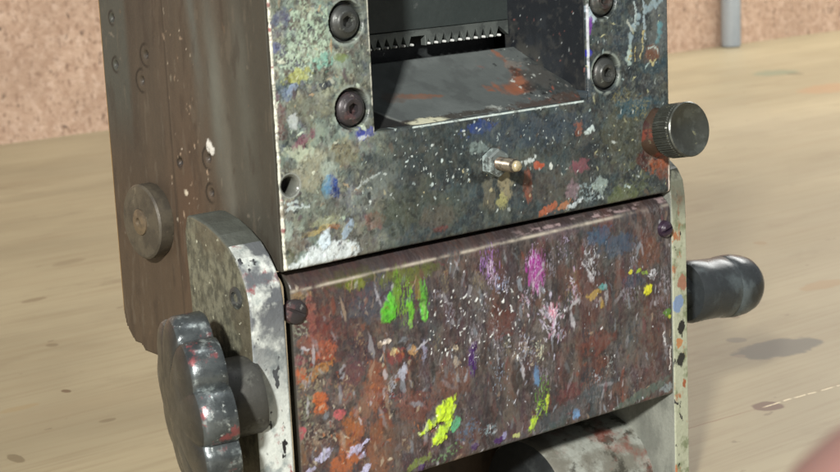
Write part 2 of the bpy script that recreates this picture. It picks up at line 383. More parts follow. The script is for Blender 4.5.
WL, WR, WB, WT = 28.6, 99.2, 29.4, 78.0     # feed opening in the front plate
def front_paint(U, V):
    p = Paint(U, V, (60, 69, 70))
    X = U; left = 1-ss(X, 16, 40); right = ss(X, 92, 118)
    p.cloud((44, 50, 50), .16, -.05, .35, .7)
    p.cloud((56, 76, 90), .10, .0, .35, .6, lim=1-left)
    p.cloud((76, 72, 68), .13, .05, .4, .45)
    p.cloud((82, 92, 92), .35, .05, .35, .45)
    # pale crust along the left border
    p.cloud((128, 134, 116), .22, -.45, .1, .85, hgt=.05, lim=left)
    p.cloud((84, 84, 74), .3, .05, .3, .7, lim=left)
    p.cloud((152, 158, 136), .45, .05, .3, .5, hgt=.06, lim=left)
    p.cloud((70, 72, 76), .5, .12, .3, .6, lim=left)
    p.wash((34, 42, 46), ss(X, 28, 50)*.8)
    for i, (c_, f_) in enumerate((((150, 160, 138), .3), ((96, 100, 128), .22), ((60, 76, 80), .25), ((176, 178, 150), .4), ((104, 84, 76), .3), ((132, 156, 146), .25), ((58, 56, 56), .45))):
        p.cloud(c_, f_, .08, .26, .6, hgt=.04, lim=left)
    for c_, f_ in (((52, 66, 80), .16), ((78, 74, 68), .2), ((70, 88, 92), .3), ((28, 34, 38), .28), ((88, 94, 84), .35), ((36, 42, 48), .14)):
        p.cloud(c_, f_, .08, .3, .45, lim=1-left*.7)
    P = p.patch
    P(308, 38, 24, 34, (172, 196, 172), .9, .5, .7, holes=.85, hgt=.1)
    P(300, 58, 20, 18, (186, 206, 184), .9, .5, .8, holes=.85, hgt=.1)
    P(322, 62, 14, 8, (128, 190, 172), .7, .5, .6, holes=.9)
    P(296, 76, 13, 7, (186, 190, 92), .7, .5, .7)
    P(340, 57, 6, 4, (110, 130, 60), .8)
    P(282, 18, 10, 7, (72, 76, 118), .7, .5, .7); P(279, 33, 12, 6, (80, 76, 104), .6, .5, .7)
    P(273, 47, 7, 8, (78, 84, 136), .85, .5, .7); P(285, 92, 12, 7, (96, 116, 150), .7, .6, .6)
    P(293, 90, 5, 4, (150, 170, 200), .7)
    P(327, 85, 9, 3, (28, 38, 58), .9); P(276, 86, 12, 5, (50, 64, 72), .8)
    P(310, 108, 28, 12, (108, 108, 90), .7, .5, .5)
    P(276, 118, 9, 20, (112, 72, 72), .75, .5, .8); P(292, 122, 5, 7, (200, 208, 210), .7, .6)
    P(302, 141, 12, 5, (118, 62, 84), .85, .5, .7, ang=20)
    P(305, 155, 20, 7, (176, 186, 162), .85, .4, .6, ang=-15, hgt=.12)
    P(312, 172, 18, 20, (150, 148, 126), .8, .4, .5, hgt=.1)
    P(327, 168, 8, 10, (168, 184, 172), .7, .4, .6)
    P(345, 152, 14, 12, (132, 124, 92), .6, .5, .5)
    P(332, 187, 6, 12, (26, 62, 138), .95, .35, .8, hgt=.1); P(327, 187, 4, 12, (92, 156, 190), .6, .5, .8)
    P(335, 192, 3, 7, (18, 40, 100), .9)
    P(355, 205, 40, 10, (88, 92, 88), .5, .5, .4); P(352, 245, 26, 18, (82, 76, 72), .7, .4, .4)
    P(374, 222, 10, 8, (124, 82, 72), .7, .5, .6); P(318, 212, 22, 14, (92, 98, 88), .6, .5, .5)
    P(325, 222, 14, 6, (158, 164, 132), .7, .5, .7); P(318, 231, 16, 3, (176, 160, 104), .8, .5, .8, ang=12)
    P(332, 227, 6, 2, (140, 90, 50), .9); P(296, 246, 14, 14, (104, 96, 86), .8, .4, .5)
    P(288, 258, 8, 8, (78, 84, 56), .8); P(285, 232, 8, 9, (160, 178, 168), .7, .5, .7)
    # poured white at the lower left corner
    P(327, 259, 32, 15, (214, 224, 226), 1, .34, .8, ang=6, hgt=.25, gloss=.8)
    P(309, 268, 26, 10, (218, 228, 230), 1, .3, .7, hgt=.25)
    P(350, 263, 13, 4, (214, 224, 222), .95, .4, 1.2, hgt=.2)
    P(325, 240, 5, 11, (206, 222, 232), 1, .3, .7, ang=-25, hgt=.2); P(346, 230, 3.5, 12, (158, 180, 200), .85, .4, .9, ang=-35, hgt=.15)
    P(334, 266, 22, 4.5, (168, 150, 152), .8, .4, .6, ang=9)
    P(282, 270, 6, 3, (230, 230, 225), 1, .3, 1)
    P(388, 128, 9, 5, (50, 58, 140), .0)
    P(366, 133, 9, 6, (44, 56, 150), .95, .25, 1., hgt=.1); P(364, 137, 5, 2, (190, 200, 220), .8, .5)
    p.line([(355, 190), (372, 178), (380, 172)], .35, (170, 180, 178)); p.line([(362, 186), (362, 178)], .3, (170, 176, 170))
    P(380, 182, 22, 9, (104, 114, 112), .6, .5, .6, ang=30)
    p.line([(284, 210), (300, 207), (312, 205)], .45, (190, 204, 204)); p.line([(282, 203), (290, 205), (298, 201)], .4, (180, 196, 196))
    # dark flecked centre
    P(440, 150, 70, 26, (44, 54, 56), .55, .5, .25); P(480, 128, 16, 6, (40, 70, 140), .6, .6, .8)
    P(540, 130, 50, 16, (52, 66, 80), .6, .5, .3); P(420, 150, 8, 3, (70, 70, 66), .6)
    P(420, 205, 40, 22, (66, 72, 62), .6, .5, .3); P(395, 222, 16, 20, (60, 68, 54), .5)
    P(437, 218, 20, 12, (90, 82, 74), .5, .5, .5); P(439, 229, 7, 4, (92, 52, 50), .85, .5, .9)
    P(505, 183, 7, 18, (148, 138, 108), .8, .5, .7, st=(2, .6)); P(502, 200, 5, 8, (170, 168, 110), .7, .5, .8)
    P(490, 195, 6, 16, (110, 104, 86), .6, .5, .7, st=(2, .6))
    P(537, 166, 5, 4, (176, 84, 56), .9, .5, .9); P(528, 186, 4, 14, (132, 74, 54), .75, .5, .8, st=(2, .6))
    P(580, 166, 9, 6, (132, 72, 88), .75, .5, .7); P(555, 185, 24, 16, (84, 76, 70), .5, .5, .5)
    P(590, 192, 14, 11, (142, 160, 164), .75, .5, .8, hgt=.1, holes=.9); P(600, 186, 6, 8, (160, 178, 172), .7, .5, .9)
    P(573, 190, 7, 10, (150, 126, 136), .6, .5, .8)
    P(548, 209, 10, 3.5, (170, 92, 60), .9, .5, .9, ang=14); P(563, 206, 8, 3, (184, 120, 80), .8, .5, .9, ang=14)
    P(575, 204, 8, 2.6, (205, 218, 222), .9, .5, 1., ang=14, hgt=.12); P(625, 195, 18, 8, (100, 110, 70), .6, .5, .6)
    P(578, 130, 4, 8, (138, 84, 66), .8, .5, .8); P(590, 130, 5, 3.6, (205, 222, 220), .95, .35, 1., ang=30, hgt=.15)
    p.line([(512, 168), (524, 163), (537, 156)], .55, (198, 208, 206)); P(550, 166, 1.6, 4, (215, 222, 216), 1, .2, 1)
    P(478, 148, 8, 6, (150, 168, 164), .5, .5, .9); P(480, 178, 18, 6, (28, 32, 33), .9, .3, .6)
    # right border
    P(625, 130, 24, 26, (88, 88, 68), .5, .5, .4); P(640, 168, 20, 20, (86, 92, 66), .6, .5, .4, holes=.9)
    P(633, 107, 18, 9, (44, 78, 92), .8, .5, .5); P(655, 66, 16, 8, (42, 66, 76), .7, .5, .5)
    P(660, 25, 16, 22, (112, 118, 118), .45, .5, .4)
    p.line([(660, 2), (646, 8), (638, 18), (632, 32), (629, 46)], 1.1, (142, 164, 172), .85); p.line([(629, 44), (628, 58), (628, 66)], .9, (166, 186, 178), .9)
    p.line([(634, 2), (636, 14), (635, 30)], .4, (168, 184, 184)); p.line([(643, 0), (644, 24), (646, 40)], .4, (156, 176, 184))
    p.line([(628, 22), (632, 32)], .45, (172, 178, 168)); p.line([(644, 30), (641, 58)], .4, (176, 166, 120)); p.line([(660, 24), (657, 44)], 1.1, (96, 142, 150), .7)
    p.line([(636, 46), (634, 60)], .35, (178, 164, 110)); p.line([(631, 48), (629, 62)], .3, (170, 160, 110))
    P(652, 54, 6, 9, (112, 76, 56), .85, .3, .8, hgt=.12); p.line([(648, 48), (654, 47), (658, 52)], .4, (170, 182, 176)); p.line([(650, 62), (653, 65), (657, 58)], .35, (190, 180, 130))
    P(592, 14, 5, 8, (190, 210, 226), .95, .4, 1., hgt=.15); P(590, 26, 2.6, 8, (120, 60, 160), .95, .3, 1.); P(589, 53, 2.4, 4, (46, 46, 160), .95, .3, 1.)
    P(622, 96, 12, 7, (130, 122, 78), .6, .5, 1., holes=.95); P(640, 108, 8, 14, (142, 132, 82), .6, .5, 1., holes=.95)
    P(650, 158, 12, 11, (70, 28, 26), .95, .3, .6, hgt=.1); P(660, 163, 10, 9, (146, 80, 52), .9, .5, 1.1, hgt=.1); P(662, 172, 6, 6, (120, 66, 50), .6)
    P(667, 150, 3, 30, (138, 84, 64), .6, .5, .8)
    # edges of the opening rubbed bright or chipped white, left edge highlight painted in
    p.nw = True
    for k in range(240):
        v = p.rng.uniform(WB, 75)
        if fbm(np.array([v*.35]), np.array([2.]), 5)[0] > -.05: p.stamp(WL-.45, v, .35, .8, 0, (215, 215, 200), .9, 0, .6)
        if fbm(np.array([v*.35]), np.array([7.]), 6)[0] > .0: p.stamp(WR+.5, v, .35, .9, 0, (196, 200, 206), .85, 0, .6)
    for k in range(260):
        u = p.rng.uniform(40, 97); p.stamp(u, WB-.25+p.rng.normal(0, .05), .8, .22, 0, (206, 220, 216), .8, .02, .8)
    for k in range(420):
        v = p.rng.uniform(-1, 95); n = fbm(np.array([v*.2]), np.array([1.]), 9)[0]
        if n > -.35: p.stamp(.35+p.rng.normal(0, .1)+.25*n, v, .45+.3*max(n, 0), .7, 0, (216, 216, 200) if p.rng.random() > .12 else (140, 80, 80), .95, .05, .6)
    for k in range(60): p.stamp(129.4, p.rng.uniform(0, 16), .4, .9, 0, (220, 205, 190), .9, .03, .6)
    p.nw = False
    # dents, cracks, flecks
    LR = left*.9
    p.grit([(38, 44, 44), (100, 106, 98), (52, 62, 70), (118, 112, 92), (60, 66, 58)], .5, .5)
    p.grit([(30, 34, 35), (128, 136, 128), (46, 54, 60), (96, 84, 74)], 1.3, .55, hgt=.05)
    p.grit([(186, 200, 184), (150, 150, 130), (58, 60, 64), (206, 212, 198)], .9, .6, hgt=.07, lim=LR)
    p.grit([(190, 204, 200), (160, 176, 178)], 1.8, .35, hgt=.06, lim=.45+.55*np.maximum(LR, right*.7))
    p.cloud((30, 34, 34), .8, .25, .4, .5, hgt=-.05)
    p.cloud((130, 138, 130), 1.0, .25, .45, .4, hgt=.04, lim=.15+.6*(left+right))
    wh = [(225, 236, 232), (205, 222, 220), (190, 206, 204)]
    p.flecks(60, (380, 128, 500, 165), (.1, .34), wh, (.25, .8), .08)
    p.flecks(70, (470, 108, 620, 150), (.1, .36), wh, (.3, .8), .06)
    p.flecks(110, (360, 160, 640, 215), (.12, .5), wh+[(200, 190, 150)], (.3, .9), .05)
    p.flecks(30, (400, 166, 470, 185), (.12, .5), wh, (.4, .9), .06)
    p.flecks(200, (262, 0, 372, 262), (.15, .8), [(196, 210, 190), (170, 190, 170), (90, 80, 84), (40, 44, 46), (210, 216, 196), (170, 150, 120)], (.3, .85), .08, 3, .2)
    p.flecks(160, (588, 0, 668, 190), (.12, .6), [(150, 170, 168), (178, 178, 140), (60, 66, 64), (36, 42, 44), (190, 200, 196)], (.3, .9), .06, 3, .4)
    p.flecks(160, (272, 110, 668, 262), (.15, .9), [(38, 44, 44), (48, 56, 62), (88, 92, 84), (70, 84, 88), (100, 88, 76)], (.3, .8), .03)
    # drilled hole near the lower left
    hu, hv = 3.2, 20.0; d = np.hypot(U-hu, V-hv)
    p.wash((96, 98, 92), (1-ss(d, 2.9, 3.2))*.9, 0, .8); p.wash((160, 166, 160), (ss(d, 2.6, 2.8)-ss(d, 2.9, 3.1))*.6)
    p.h -= (1-ss(d, 1.9, 2.9))*.7; p.h -= (1-ss(d, 1.75, 2.05))*4.0; p.wash((12, 12, 12), 1-ss(d, 1.7, 2.0), 0, .1)
    for sx, sy in SCR:   # shallow counterbores
        u, v = p.px(sx, sy); d = np.hypot(U-u, V-v); p.h -= (1-ss(d, 4.75, 5.05))*2.2
        p.wash((40, 41, 40), (1-ss(d, 4.7, 5.1))*.9); p.wash((150, 160, 152), (ss(d, 4.9, 5.2)-ss(d, 5.5, 6.0))*.6*ss(fbm(U*.5, V*.5, 77), -.3, .2))
    p.h += .05*fbm(U*.35, V*.35, 201, 3)+.035*fbm(U*1.6, V*1.6, 202, 3)
    e = np.minimum.reduce([U, 130.2-U, V]); p.h -= .8*np.exp(-np.clip(e, 0, 9)/.35)
    ex = np.maximum(np.maximum(WL-U, U-WR), WB-V); p.h -= np.where(ex >= 0, .5*np.exp(-np.clip(ex, 0, 9)/.25), 0)
    return p
SCR = [(346, 22), (352, 109), (606, 73), (603, 0)]
def front_keep(u, v):
    inside = (u > WL) & (u < WR) & (v > WB) & (v < WT)
    r = 3.0; cu, cv = WR-r, WB+r
    corner = (u > cu) & (v < cv) & (np.hypot(u-cu, v-cv) > r)
    return ~(inside & ~corner)
st = .22
fp = sheet('front_plate', np.arange(0, 130.3, st), np.arange(0, 95.1, st), front_paint,
           lambda U, V, h: (U, -h, V), front_keep, 5.0, M_front, mach)

def side_paint(U, V):
    p = Paint(U, V, (72, 64, 54))
    p.cloud((58, 52, 45), .03, -.1, .4, .7, (3, .5)); p.cloud((80, 69, 57), .04, .0, .5, .5, (3, .4))
    p.wash((68, 70, 64), ss(U, 66, 69)*ss(V, 18, 40)*.85)
    p.wash((76, 62, 48), ss(V, 34, 0)*.6*ss(U, 10, 50)); p.wash((60, 59, 52), (1-ss(U, 10, 22))*.8)
    p.wash((84, 62, 48), np.exp(-((U-40)/9)**2-((V-8)/26)**2)*.5)
    # tall grey smear and the seam between the two castings
    for u0, v0, w, col in ((24, 40, 3.2, (98, 100, 92)), (20, 16, 2.2, (108, 106, 96)), (33, 60, 2.0, (84, 86, 80)), (12, 40, 3, (84, 84, 76)), (16, 24, 5, (72, 70, 62))):
        m = np.exp(-((U-u0-.05*(V-v0)+fbm(U*.1, V*.08, int(u0))*2)/w)**2)*np.exp(-((V-v0)/24)**2)
        p.wash(col, m*.8)
    p.wash((98, 90, 78), np.exp(-((U-47)/.45)**2)*.7*ss(V, 10, 30)); p.wash((44, 38, 32), np.exp(-((U-48.2)/.4)**2)*.6)
    p.h += .5*ss(U, 47.4, 46.6)
    p.cloud((50, 42, 36), .18, .15, .5, .4, (2, .5)); p.cloud((96, 88, 76), .3, .25, .5, .35, (2, .4))
    for u, v, r in SIDE_RINGS:
        d = np.hypot(U-u, V-v); p.wash((32, 28, 24), (ss(d, r-.7, r-.4)-ss(d, r, r+.3))*.85*ss(U, u-2, u+1))
        p.wash((30, 27, 24), 1-ss(d, .7, 1.1)); p.h -= (1-ss(d, .8, 1.2))*1.0
    p.patch(28.5, 26.8, 1.9, 1.2, (206, 204, 196), 1, .4, .9, ang=40, mm=True, hgt=.15)
    p.patch(42, 14, 1.2, .8, (200, 190, 170), .9, .4, .9, mm=True)
    p.flecks(60, (30, 5, 50, 60), (.15, .6), [(180, 168, 150), (150, 130, 110)], (.4, .9), .05, 2, .6, True)
    p.flecks(90, (0, -34, 82, 95), (.2, .8), [(56, 46, 38), (104, 86, 68), (120, 112, 98), (46, 40, 34)], (.2, .6), .03, 3, .8, True)
    p.g[:] = .45; p.wash((150, 118, 60), ss(U, 81, 81.9)*.7)
    p.h += .08*fbm(U*.3, V*.15, 31, 4); e = 82-U; p.h -= .5*np.exp(-np.clip(e, 0, 9)/.4)
    return p
SIDE_RINGS = [(74.5, 56.8, 2.0), (74.4, 44.6, 2.2), (57.9, 47.9, 3.1), (61.0, 41.2, 3.2), (43.7, 21.7, 1.6), (29.8, 24.0, 3.0), (29.5, 15.5, 2.6)]
def side_keep(u, v):
    low = -31+.12*np.sin(u*.7)-(1-ss(u, 70, 73))*1.4+ss(u, 75, 82)*5.0+ss(u, 80, 82)*3
    return (v > low) & ((v > -.2) | (u > 7))
sp = sheet('side_casting', np.arange(.25, 82.2, .4), np.arange(-36, 95.1, .4), side_paint,
           lambda U, V, h: (-h, U, V), side_keep, .25, M_side, mach, flip=True)
M_brown = patina('plain_brown_casting', srgb((78, 66, 54)), [(srgb((100, 84, 68)), 40, .45, .6, (1, 1, .3), .6), (srgb((52, 46, 40)), 90, .5, .65, (1, 1, .3), .6)], .55)
finish(raw('side_casting', *box(126.2, 130.4, 5.2, 82, -34, 95), M_brown, mach), .4)
finish(raw('back_plate', *box(4.2, 126, 78, 82, -20, 95), M_brown, mach), .4)
finish(raw('added_shade_wall', *box(42, 130, 50, 53, -94.9, 1), M_brown, mach), .3)  # added brown wall, stands in for the shaded tabletop under the panel
finish(raw('top_plate', *box(-.5, 130.6, -.5, 82.5, 95.3, 99), M_brown, mach), .6)
finish(raw('bottom_plate', *box(4.2, 126, 5.2, 78, 1.5, 5.5), M_dark, mach))

# ---- feed opening: scoop, inner walls, comb
def scoop_paint(U, V):    # U = x, V = y depth
    p = Paint(U, V, (92, 98, 97))
    p.cloud((108, 114, 113), .08, -.1, .3, .6, (.5, 1)); p.cloud((74, 78, 78), .15, .0, .35, .5)
    P = lambda u, v, ru, rv, col, a, **k: p.patch(u, v, ru, rv, col, a, mm=True, **k)
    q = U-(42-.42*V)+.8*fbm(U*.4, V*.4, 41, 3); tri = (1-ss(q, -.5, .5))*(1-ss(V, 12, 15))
    p.wash((34, 34, 34), tri*.95); p.wash((130, 134, 130), np.exp(-(q/.45)**2)*(1-ss(V, 11, 14))*ss(V, 2, 4)*.7)  # dark gap at the left painted into the floor colour, pale line beside it
    P(70, 4, 2.2, 1.8, (160, 166, 160), .9, rag=.2)
    P(54, 3, 18, 1.6, (60, 54, 48), .8, rag=.5, f=.4)
    P(66, 18, 10, 2.4, (160, 90, 56), .0)
    for a_, (u_, v_, w_) in enumerate([(91, 28, .8), (91.2, 25, .9), (91, 22, 1.0), (90.6, 19.5, 1.2), (90, 17, 1.5), (88.8, 14.8, 2.0), (87, 13, 2.4), (85, 12, 2.2), (82.5, 12.2, 1.5), (80, 13, 1.1), (77, 14, .9)]):
        for q_ in range(14): p.stamp(u_+p.rng.normal(0, w_*.4), v_+p.rng.normal(0, 1.2), w_*p.rng.uniform(.6, 1.1), w_*p.rng.uniform(.5, 1.2), p.rng.uniform(0, 3), (146, 92, 66) if q_ % 3 else (112, 84, 72), .3, .01, .6)
    P(53, 15, 6, 1.1, (128, 88, 66), .65, rag=.5, f=.35, ang=-8); P(47, 16, 4, 2, (96, 84, 76), .5, rag=.4, f=.3)
    P(97, 10, 9, 12, (40, 42, 42), .8, rag=.5, f=.3); P(86, 2, 12, 3, (74, 58, 50), .7, rag=.5, f=.5)
    P(92, 22, 2, 2, (120, 116, 110), .8, rag=.4, f=.6); P(95, 15, 4, 6, (84, 82, 78), .5, f=.5)
    P(46.5, 2.0, 5.5, 2.4, (206, 206, 180), 1, rag=.25, f=.5, hgt=.15)
    p.flecks(120, (82, 0, 99, 31), (.12, .6), [(190, 196, 190), (120, 116, 110), (140, 80, 66), (30, 32, 33)], (.3, .9), .05, 2, .3, True)
    p.flecks(60, (40, 0, 82, 5), (.15, .6), [(170, 176, 170), (50, 44, 40)], (.3, .9), .05, 3, 0, True)
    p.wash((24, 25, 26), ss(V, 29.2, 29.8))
    return p
def scoop_map(U, V, h):
    t = np.clip(V/29.5, 0, 1)
    z = WB-.1+13.0*t**1.15+2.6*np.sin(np.pi*t)*-.1
    z = z+(np.clip((U-84)/15, 0, 1)**2)*2.5*ss(V, 0, 8)*(1-t)-.9*np.sin(np.pi*t)*(1-ss(U, 84, 95))-np.exp(-((U-32)/6)**2-((V-5)/4)**2)*.6
    z = z+ss(V, 29.4, 29.8)*-2.5
    return U, V+.3, z+h-np.exp(-V/.5)*.2
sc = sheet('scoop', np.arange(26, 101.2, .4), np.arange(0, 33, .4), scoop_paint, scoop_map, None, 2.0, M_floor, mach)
def wall_paint(U, V):     # right inner wall: U = depth, V = z
    p = Paint(U, V, (30, 33, 37)); p.cloud((44, 48, 52), .1, 0, .35, .6); p.cloud((60, 60, 58), .5, .2, .4, .5)
    p.wash((66, 66, 62), (1-ss(V-(28+U*.5), 0, 9))*.7*ss(fbm(U*.3, V*.3, 4), -.3, .3))
    p.flecks(110, (0, 28, 31, 60), (.1, .45), [(170, 176, 176), (90, 92, 90), (120, 80, 74)], (.3, .9), .05, 2, .3, True); p.g[:] = .6
    return p
sheet('hopper_wall', np.arange(.9, 33, .4), np.arange(26, 80, .4), wall_paint, lambda U, V, h: (WR-.12-h, U, V), None, 2.0, M_floor, mach, flip=True)
finish(raw('hopper_wall', *box(24.5, WL-.4, 5.2, 33, 24, 80), M_dark, mach))
M_hop = patina('dark_green_grey_wall', srgb((50, 57, 56)), [(srgb((60, 67, 66)), 30, .45, .62, (1, 1, 1), .7), (srgb((90, 94, 92)), 300, .68, .73, (1, 1, 1), .5)], .5)
finish(raw('hopper_back', *box(28.4, 99.4, 31.4, 34, 49.6, 82), M_hop, mach), .2)
finish(raw('hopper_back', *box(28.4, 99.4, 38, 40, 30, 49.4), M_dark, mach))
# comb: notched strip with a missing tooth, bright pin added in each notch for its glint
pitch = 2.78; zc0, zc1 = 45.0, 49.5
comb_end = 98.9; cv, cf = [], []
n_t = 24; prev = None; outline = [(28.6, zc1)]; pins = []
x = 28.6
for i in range(n_t):
    x0 = 28.8+i*pitch
    if x0+pitch > comb_end: break
    if i == 13:   # broken tooth
        outline += [(x0, zc0+2.8), (x0+pitch*1.6, zc0+2.8)]; continue
    if i == 14: outline += [(x0+pitch*.62, zc0+.1), (x0+pitch*.8, zc0+.1)]; pins.append(x0+pitch); outline.append((x0+pitch, zc0+2.0)); continue
    outline += [(x0+1.15, zc0+.2), (x0+pitch-1.25, zc0+.2), (x0+pitch-.1, zc0+3.1)]; pins.append(x0+pitch-.12)
outline += [(comb_end, zc0+.5), (comb_end, zc1)]
no = len(outline)
cv = [(a, 31.0, b) for a, b in outline]+[(a, 33.0, b) for a, b in outline]
cf = [tuple(range(no)), tuple(range(2*no-1, no-1, -1))]+[(i, (i+1) % no, no+(i+1) % no, no+i) for i in range(no)]
comb = finish(raw('comb_blade', cv, cf, M_comb, mach), .12, 1)
for px_ in pins:
    if px_ < 50: continue
    v, f = lathe([(.1, -1.6), (.28, -1.55), (.36, -1.3), (.36, 1)], (px_, 32.0, zc0+.65), (0, 1, 0), 12)
    sub = raw('glint_pin', v, f, M_pin, mach); shade_auto(finish(sub)); sub.parent = comb

# ---- button-head screws
def hexmod(rings):
    def f(k, th):
        if k in rings: return math.cos(math.pi/6)/math.cos((th % (math.pi/3))-math.pi/6)
        return 1
    return f
def cap_screw(c, axis, r, mat, hexr=None, h=2.3, washer=True, tw=.3):
    hr = hexr or r*.36; washer = False
    prof = [(r*.98, -1), (r, .1), (r*.97, h*.35), (r*.86, h*.68), (r*.68, h*.9), (hr*1.75, h-.05), (hr*1.6, h+.3), (hr*1.2, h+.3), (hr, h+.1), (hr*.95, h-1.7), (.05, h-1.9)]
    v, f = lathe(prof, c, axis, 60, hexmod({8, 9}), tw)
    o = shade_auto(finish(raw('cap_screw', v, f, mat, mach)), 40)
    if washer:
        v, f = lathe([(r+.35, -1.2), (r+.4, -.1), (r+.3, .05), (r*.8, .05)], c, axis, 48)
        w = shade_auto(finish(raw('washer', v, f, M_screw, mach))); w.parent = o
    return o
scm = [M_screw, M_reddark, M_screw, M_screw]
for (sx, sy), mt in zip(SCR, scm):
    q = on((sx, sy), 1, 0.); cap_screw((q[0], .9, q[2]), (0, -1, 0), 4.05, mt, 1.5, 1.5, True, random.Random(sx).random())
# slotted panel screws
def slot_screw(c, r, h, ang, mat, parent):
    v, f = lathe([(r, -1), (r, .2), (r*.93, h*.6), (r*.6, h), (.05, h*1.08)], c, (0, -1, 0), 40)
    o = shade_auto(finish(raw('slotted_screw', v, f, mat, parent)))
    m = o.modifiers.new('slot', 'BOOLEAN')
    # slot cut straight into the head
    L = r*1.3; w = .38; ca, sa = math.cos(ang), math.sin(ang); vv = []
    for a, b in ((-L, -w), (L, -w), (L, w), (-L, w)):
        vv.append((c[0]+a*ca-b*sa, c[1]-h-1.0, c[2]+a*sa+b*ca))
    for a, b in ((-L, -w), (L, -w), (L, w), (-L, w)):
        vv.append((c[0]+a*ca-b*sa, c[1]-h+.75, c[2]+a*sa+b*ca))
    cut = finish(raw('cutter', vv, [(0, 1, 2, 3), (7, 6, 5, 4), (0, 4, 5, 1), (1, 5, 6, 2), (2, 6, 7, 3), (3, 7, 4, 0)], mat, parent))
    m.object = cut; m.solver = 'EXACT'
    bpy.context.view_layer.update()
    dg = bpy.context.evaluated_depsgraph_get(); me = bpy.data.meshes.new_from_object(o.evaluated_get(dg))
    o.modifiers.clear(); o.data = me; bpy.data.objects.remove(cut); return o

# ---- lower splash panel
PB = -58.8
def panel_paint(U, V):
    p = Paint(U, V, (62, 58, 61)); L = 1-ss(U, 22, 42); Rr = ss(U, 70, 95)
    p.cloud((66, 68, 70), .09, -.2, .25, .8, lim=1-L); p.cloud((70, 56, 56), .12, -.05, .35, .6)
    p.cloud((52, 52, 56), .16, .0, .35, .6); p.cloud((96, 82, 72), .3, .1, .35, .5)
    p.cloud((104, 58, 46), .11, .05, .35, .6, (1.6, .7), lim=.12+.45*L+.3*Rr)
    p.cloud((58, 46, 62), .3, .15, .35, .6, (1.5, .7)); p.cloud((104, 100, 90), .45, .15, .4, .5, (1.5, .7))
    p.vmax = -5.6
    p.grit([(60, 50, 54), (100, 90, 84), (54, 56, 62), (92, 58, 52), (70, 62, 70)], .35, .55)
    for c_, f_, a_ in (((66, 68, 74), .16, .6), ((100, 56, 48), .2, .45), ((44, 42, 50), .22, .7), ((100, 92, 82), .3, .5), ((58, 72, 74), .2, .6), ((112, 70, 52), .3, .35), ((74, 50, 58), .24, .45), ((34, 32, 34), .35, .65), ((112, 106, 102), .5, .4), ((50, 44, 46), .7, .6)):
        p.cloud(c_, f_*.55, .05, .3, a_, (1.5, .7), lim=1-.4*L)
    P = p.patch
    # reds and oranges at the left
    P(318, 318, 18, 24, (92, 46, 46), .75, .45, .35); P(330, 342, 16, 20, (112, 58, 50), .7, .45, .35); P(345, 312, 16, 22, (68, 54, 56), .8); P(325, 298, 26, 8, (62, 54, 54), .7)
    P(310, 345, 14, 12, (132, 84, 70), .7, .5, .6); P(366, 352, 20, 16, (60, 48, 58), .8, .45, .35, ang=-30)
    P(345, 345, 8, 16, (48, 44, 50), .7, .45, .4); P(352, 375, 12, 14, (96, 62, 70), .7)
    P(325, 352, 12, 9, (164, 84, 56), .8, .5, .6); P(299, 378, 7, 8, (190, 96, 54), .95, .35, .6, hgt=.1); P(318, 372, 16, 5, (176, 120, 60), .75, .5, .8, ang=25)
    P(310, 385, 16, 22, (140, 134, 108), .75, .5, .6, holes=.9); P(297, 362, 8, 6, (128, 66, 78), .8, .5, .7); P(304, 410, 14, 18, (128, 132, 110), .75, .5, .6, holes=.95)
    P(320, 405, 7, 11, (188, 98, 50), .95, .45, .6, hgt=.1); P(340, 413, 6, 6, (182, 92, 98), .95, .4, .7, hgt=.08); P(345, 398, 10, 8, (132, 116, 110), .6)
    P(376, 385, 12, 26, (140, 82, 56), .7, .45, .45, st=(1.6, .7)); P(366, 405, 10, 12, (140, 104, 84), .6)
    P(302, 433, 5, 6, (182, 84, 96), .9, .5, .8); P(318, 436, 18, 13, (150, 142, 126), .8, .45, .8, holes=.9); P(352, 436, 12, 24, (160, 96, 52), .8, .45, .45, ang=-15)
    P(345, 462, 14, 12, (172, 94, 50), .85, .45, .5); P(383, 440, 14, 28, (132, 84, 58), .7, .45, .4, st=(1.6, .7)); P(378, 465, 14, 10, (120, 84, 64), .8)
    P(300, 458, 8, 14, (118, 90, 66), .8); P(330, 425, 3, 8, (160, 150, 140), .6, ang=-50)
    p.line([(318, 442), (330, 434), (338, 430)], .4, (40, 38, 38), .9, -.05)
    P(415, 410, 16, 18, (112, 70, 60), .7); P(402, 440, 22, 20, (88, 74, 66), .7, .5, .4); P(455, 385, 14, 20, (110, 74, 60), .6, .5, .4)
    for a, b, rx, ry in ((325, 455, 8, 5), (356, 450, 9, 4), (362, 455, 5, 2.5), (312, 470, 5, 3), (366, 470, 6, 5), (364, 443, 5, 2)):
        P(a, b, rx, ry, (190, 190, 222), .95, .55, 1.1, ang=20, hgt=.15)
    P(394, 386, 5, 14, (150, 156, 168), .85, .5, .9, ang=-25, holes=.95, hgt=.1); P(404, 372, 3.6, 9, (176, 182, 198), .85, .5, .9, ang=-35, hgt=.1)
    P(424, 352, 3, 10, (150, 152, 176), .8, .5, .9); P(390, 400, 8, 6, (110, 44, 48), .8, .5, 1.1, holes=.9); P(398, 356, 10, 8, (128, 60, 58), .7, .5, .9)
    P(386, 342, 5, 3, (226, 214, 200), 1, .4, 1., hgt=.2); P(395, 352, 4, 3, (206, 190, 140), .9, .5, 1.); P(413, 350, 4, 4, (190, 150, 100), .8, .5, 1.)
    P(455, 350, 5, 5, (196, 184, 160), .85, .55, 1.2, hgt=.1, holes=.95); P(456, 362, 3, 5, (180, 168, 150), .7)
    # olive and green at the top
    P(378, 298, 30, 20, (62, 70, 84), .75, .45, .35); P(350, 278, 26, 9, (74, 78, 34), .8, .5, .5); P(356, 283, 9, 7, (112, 126, 36), .8, .5, .9, st=(1.8, .7))
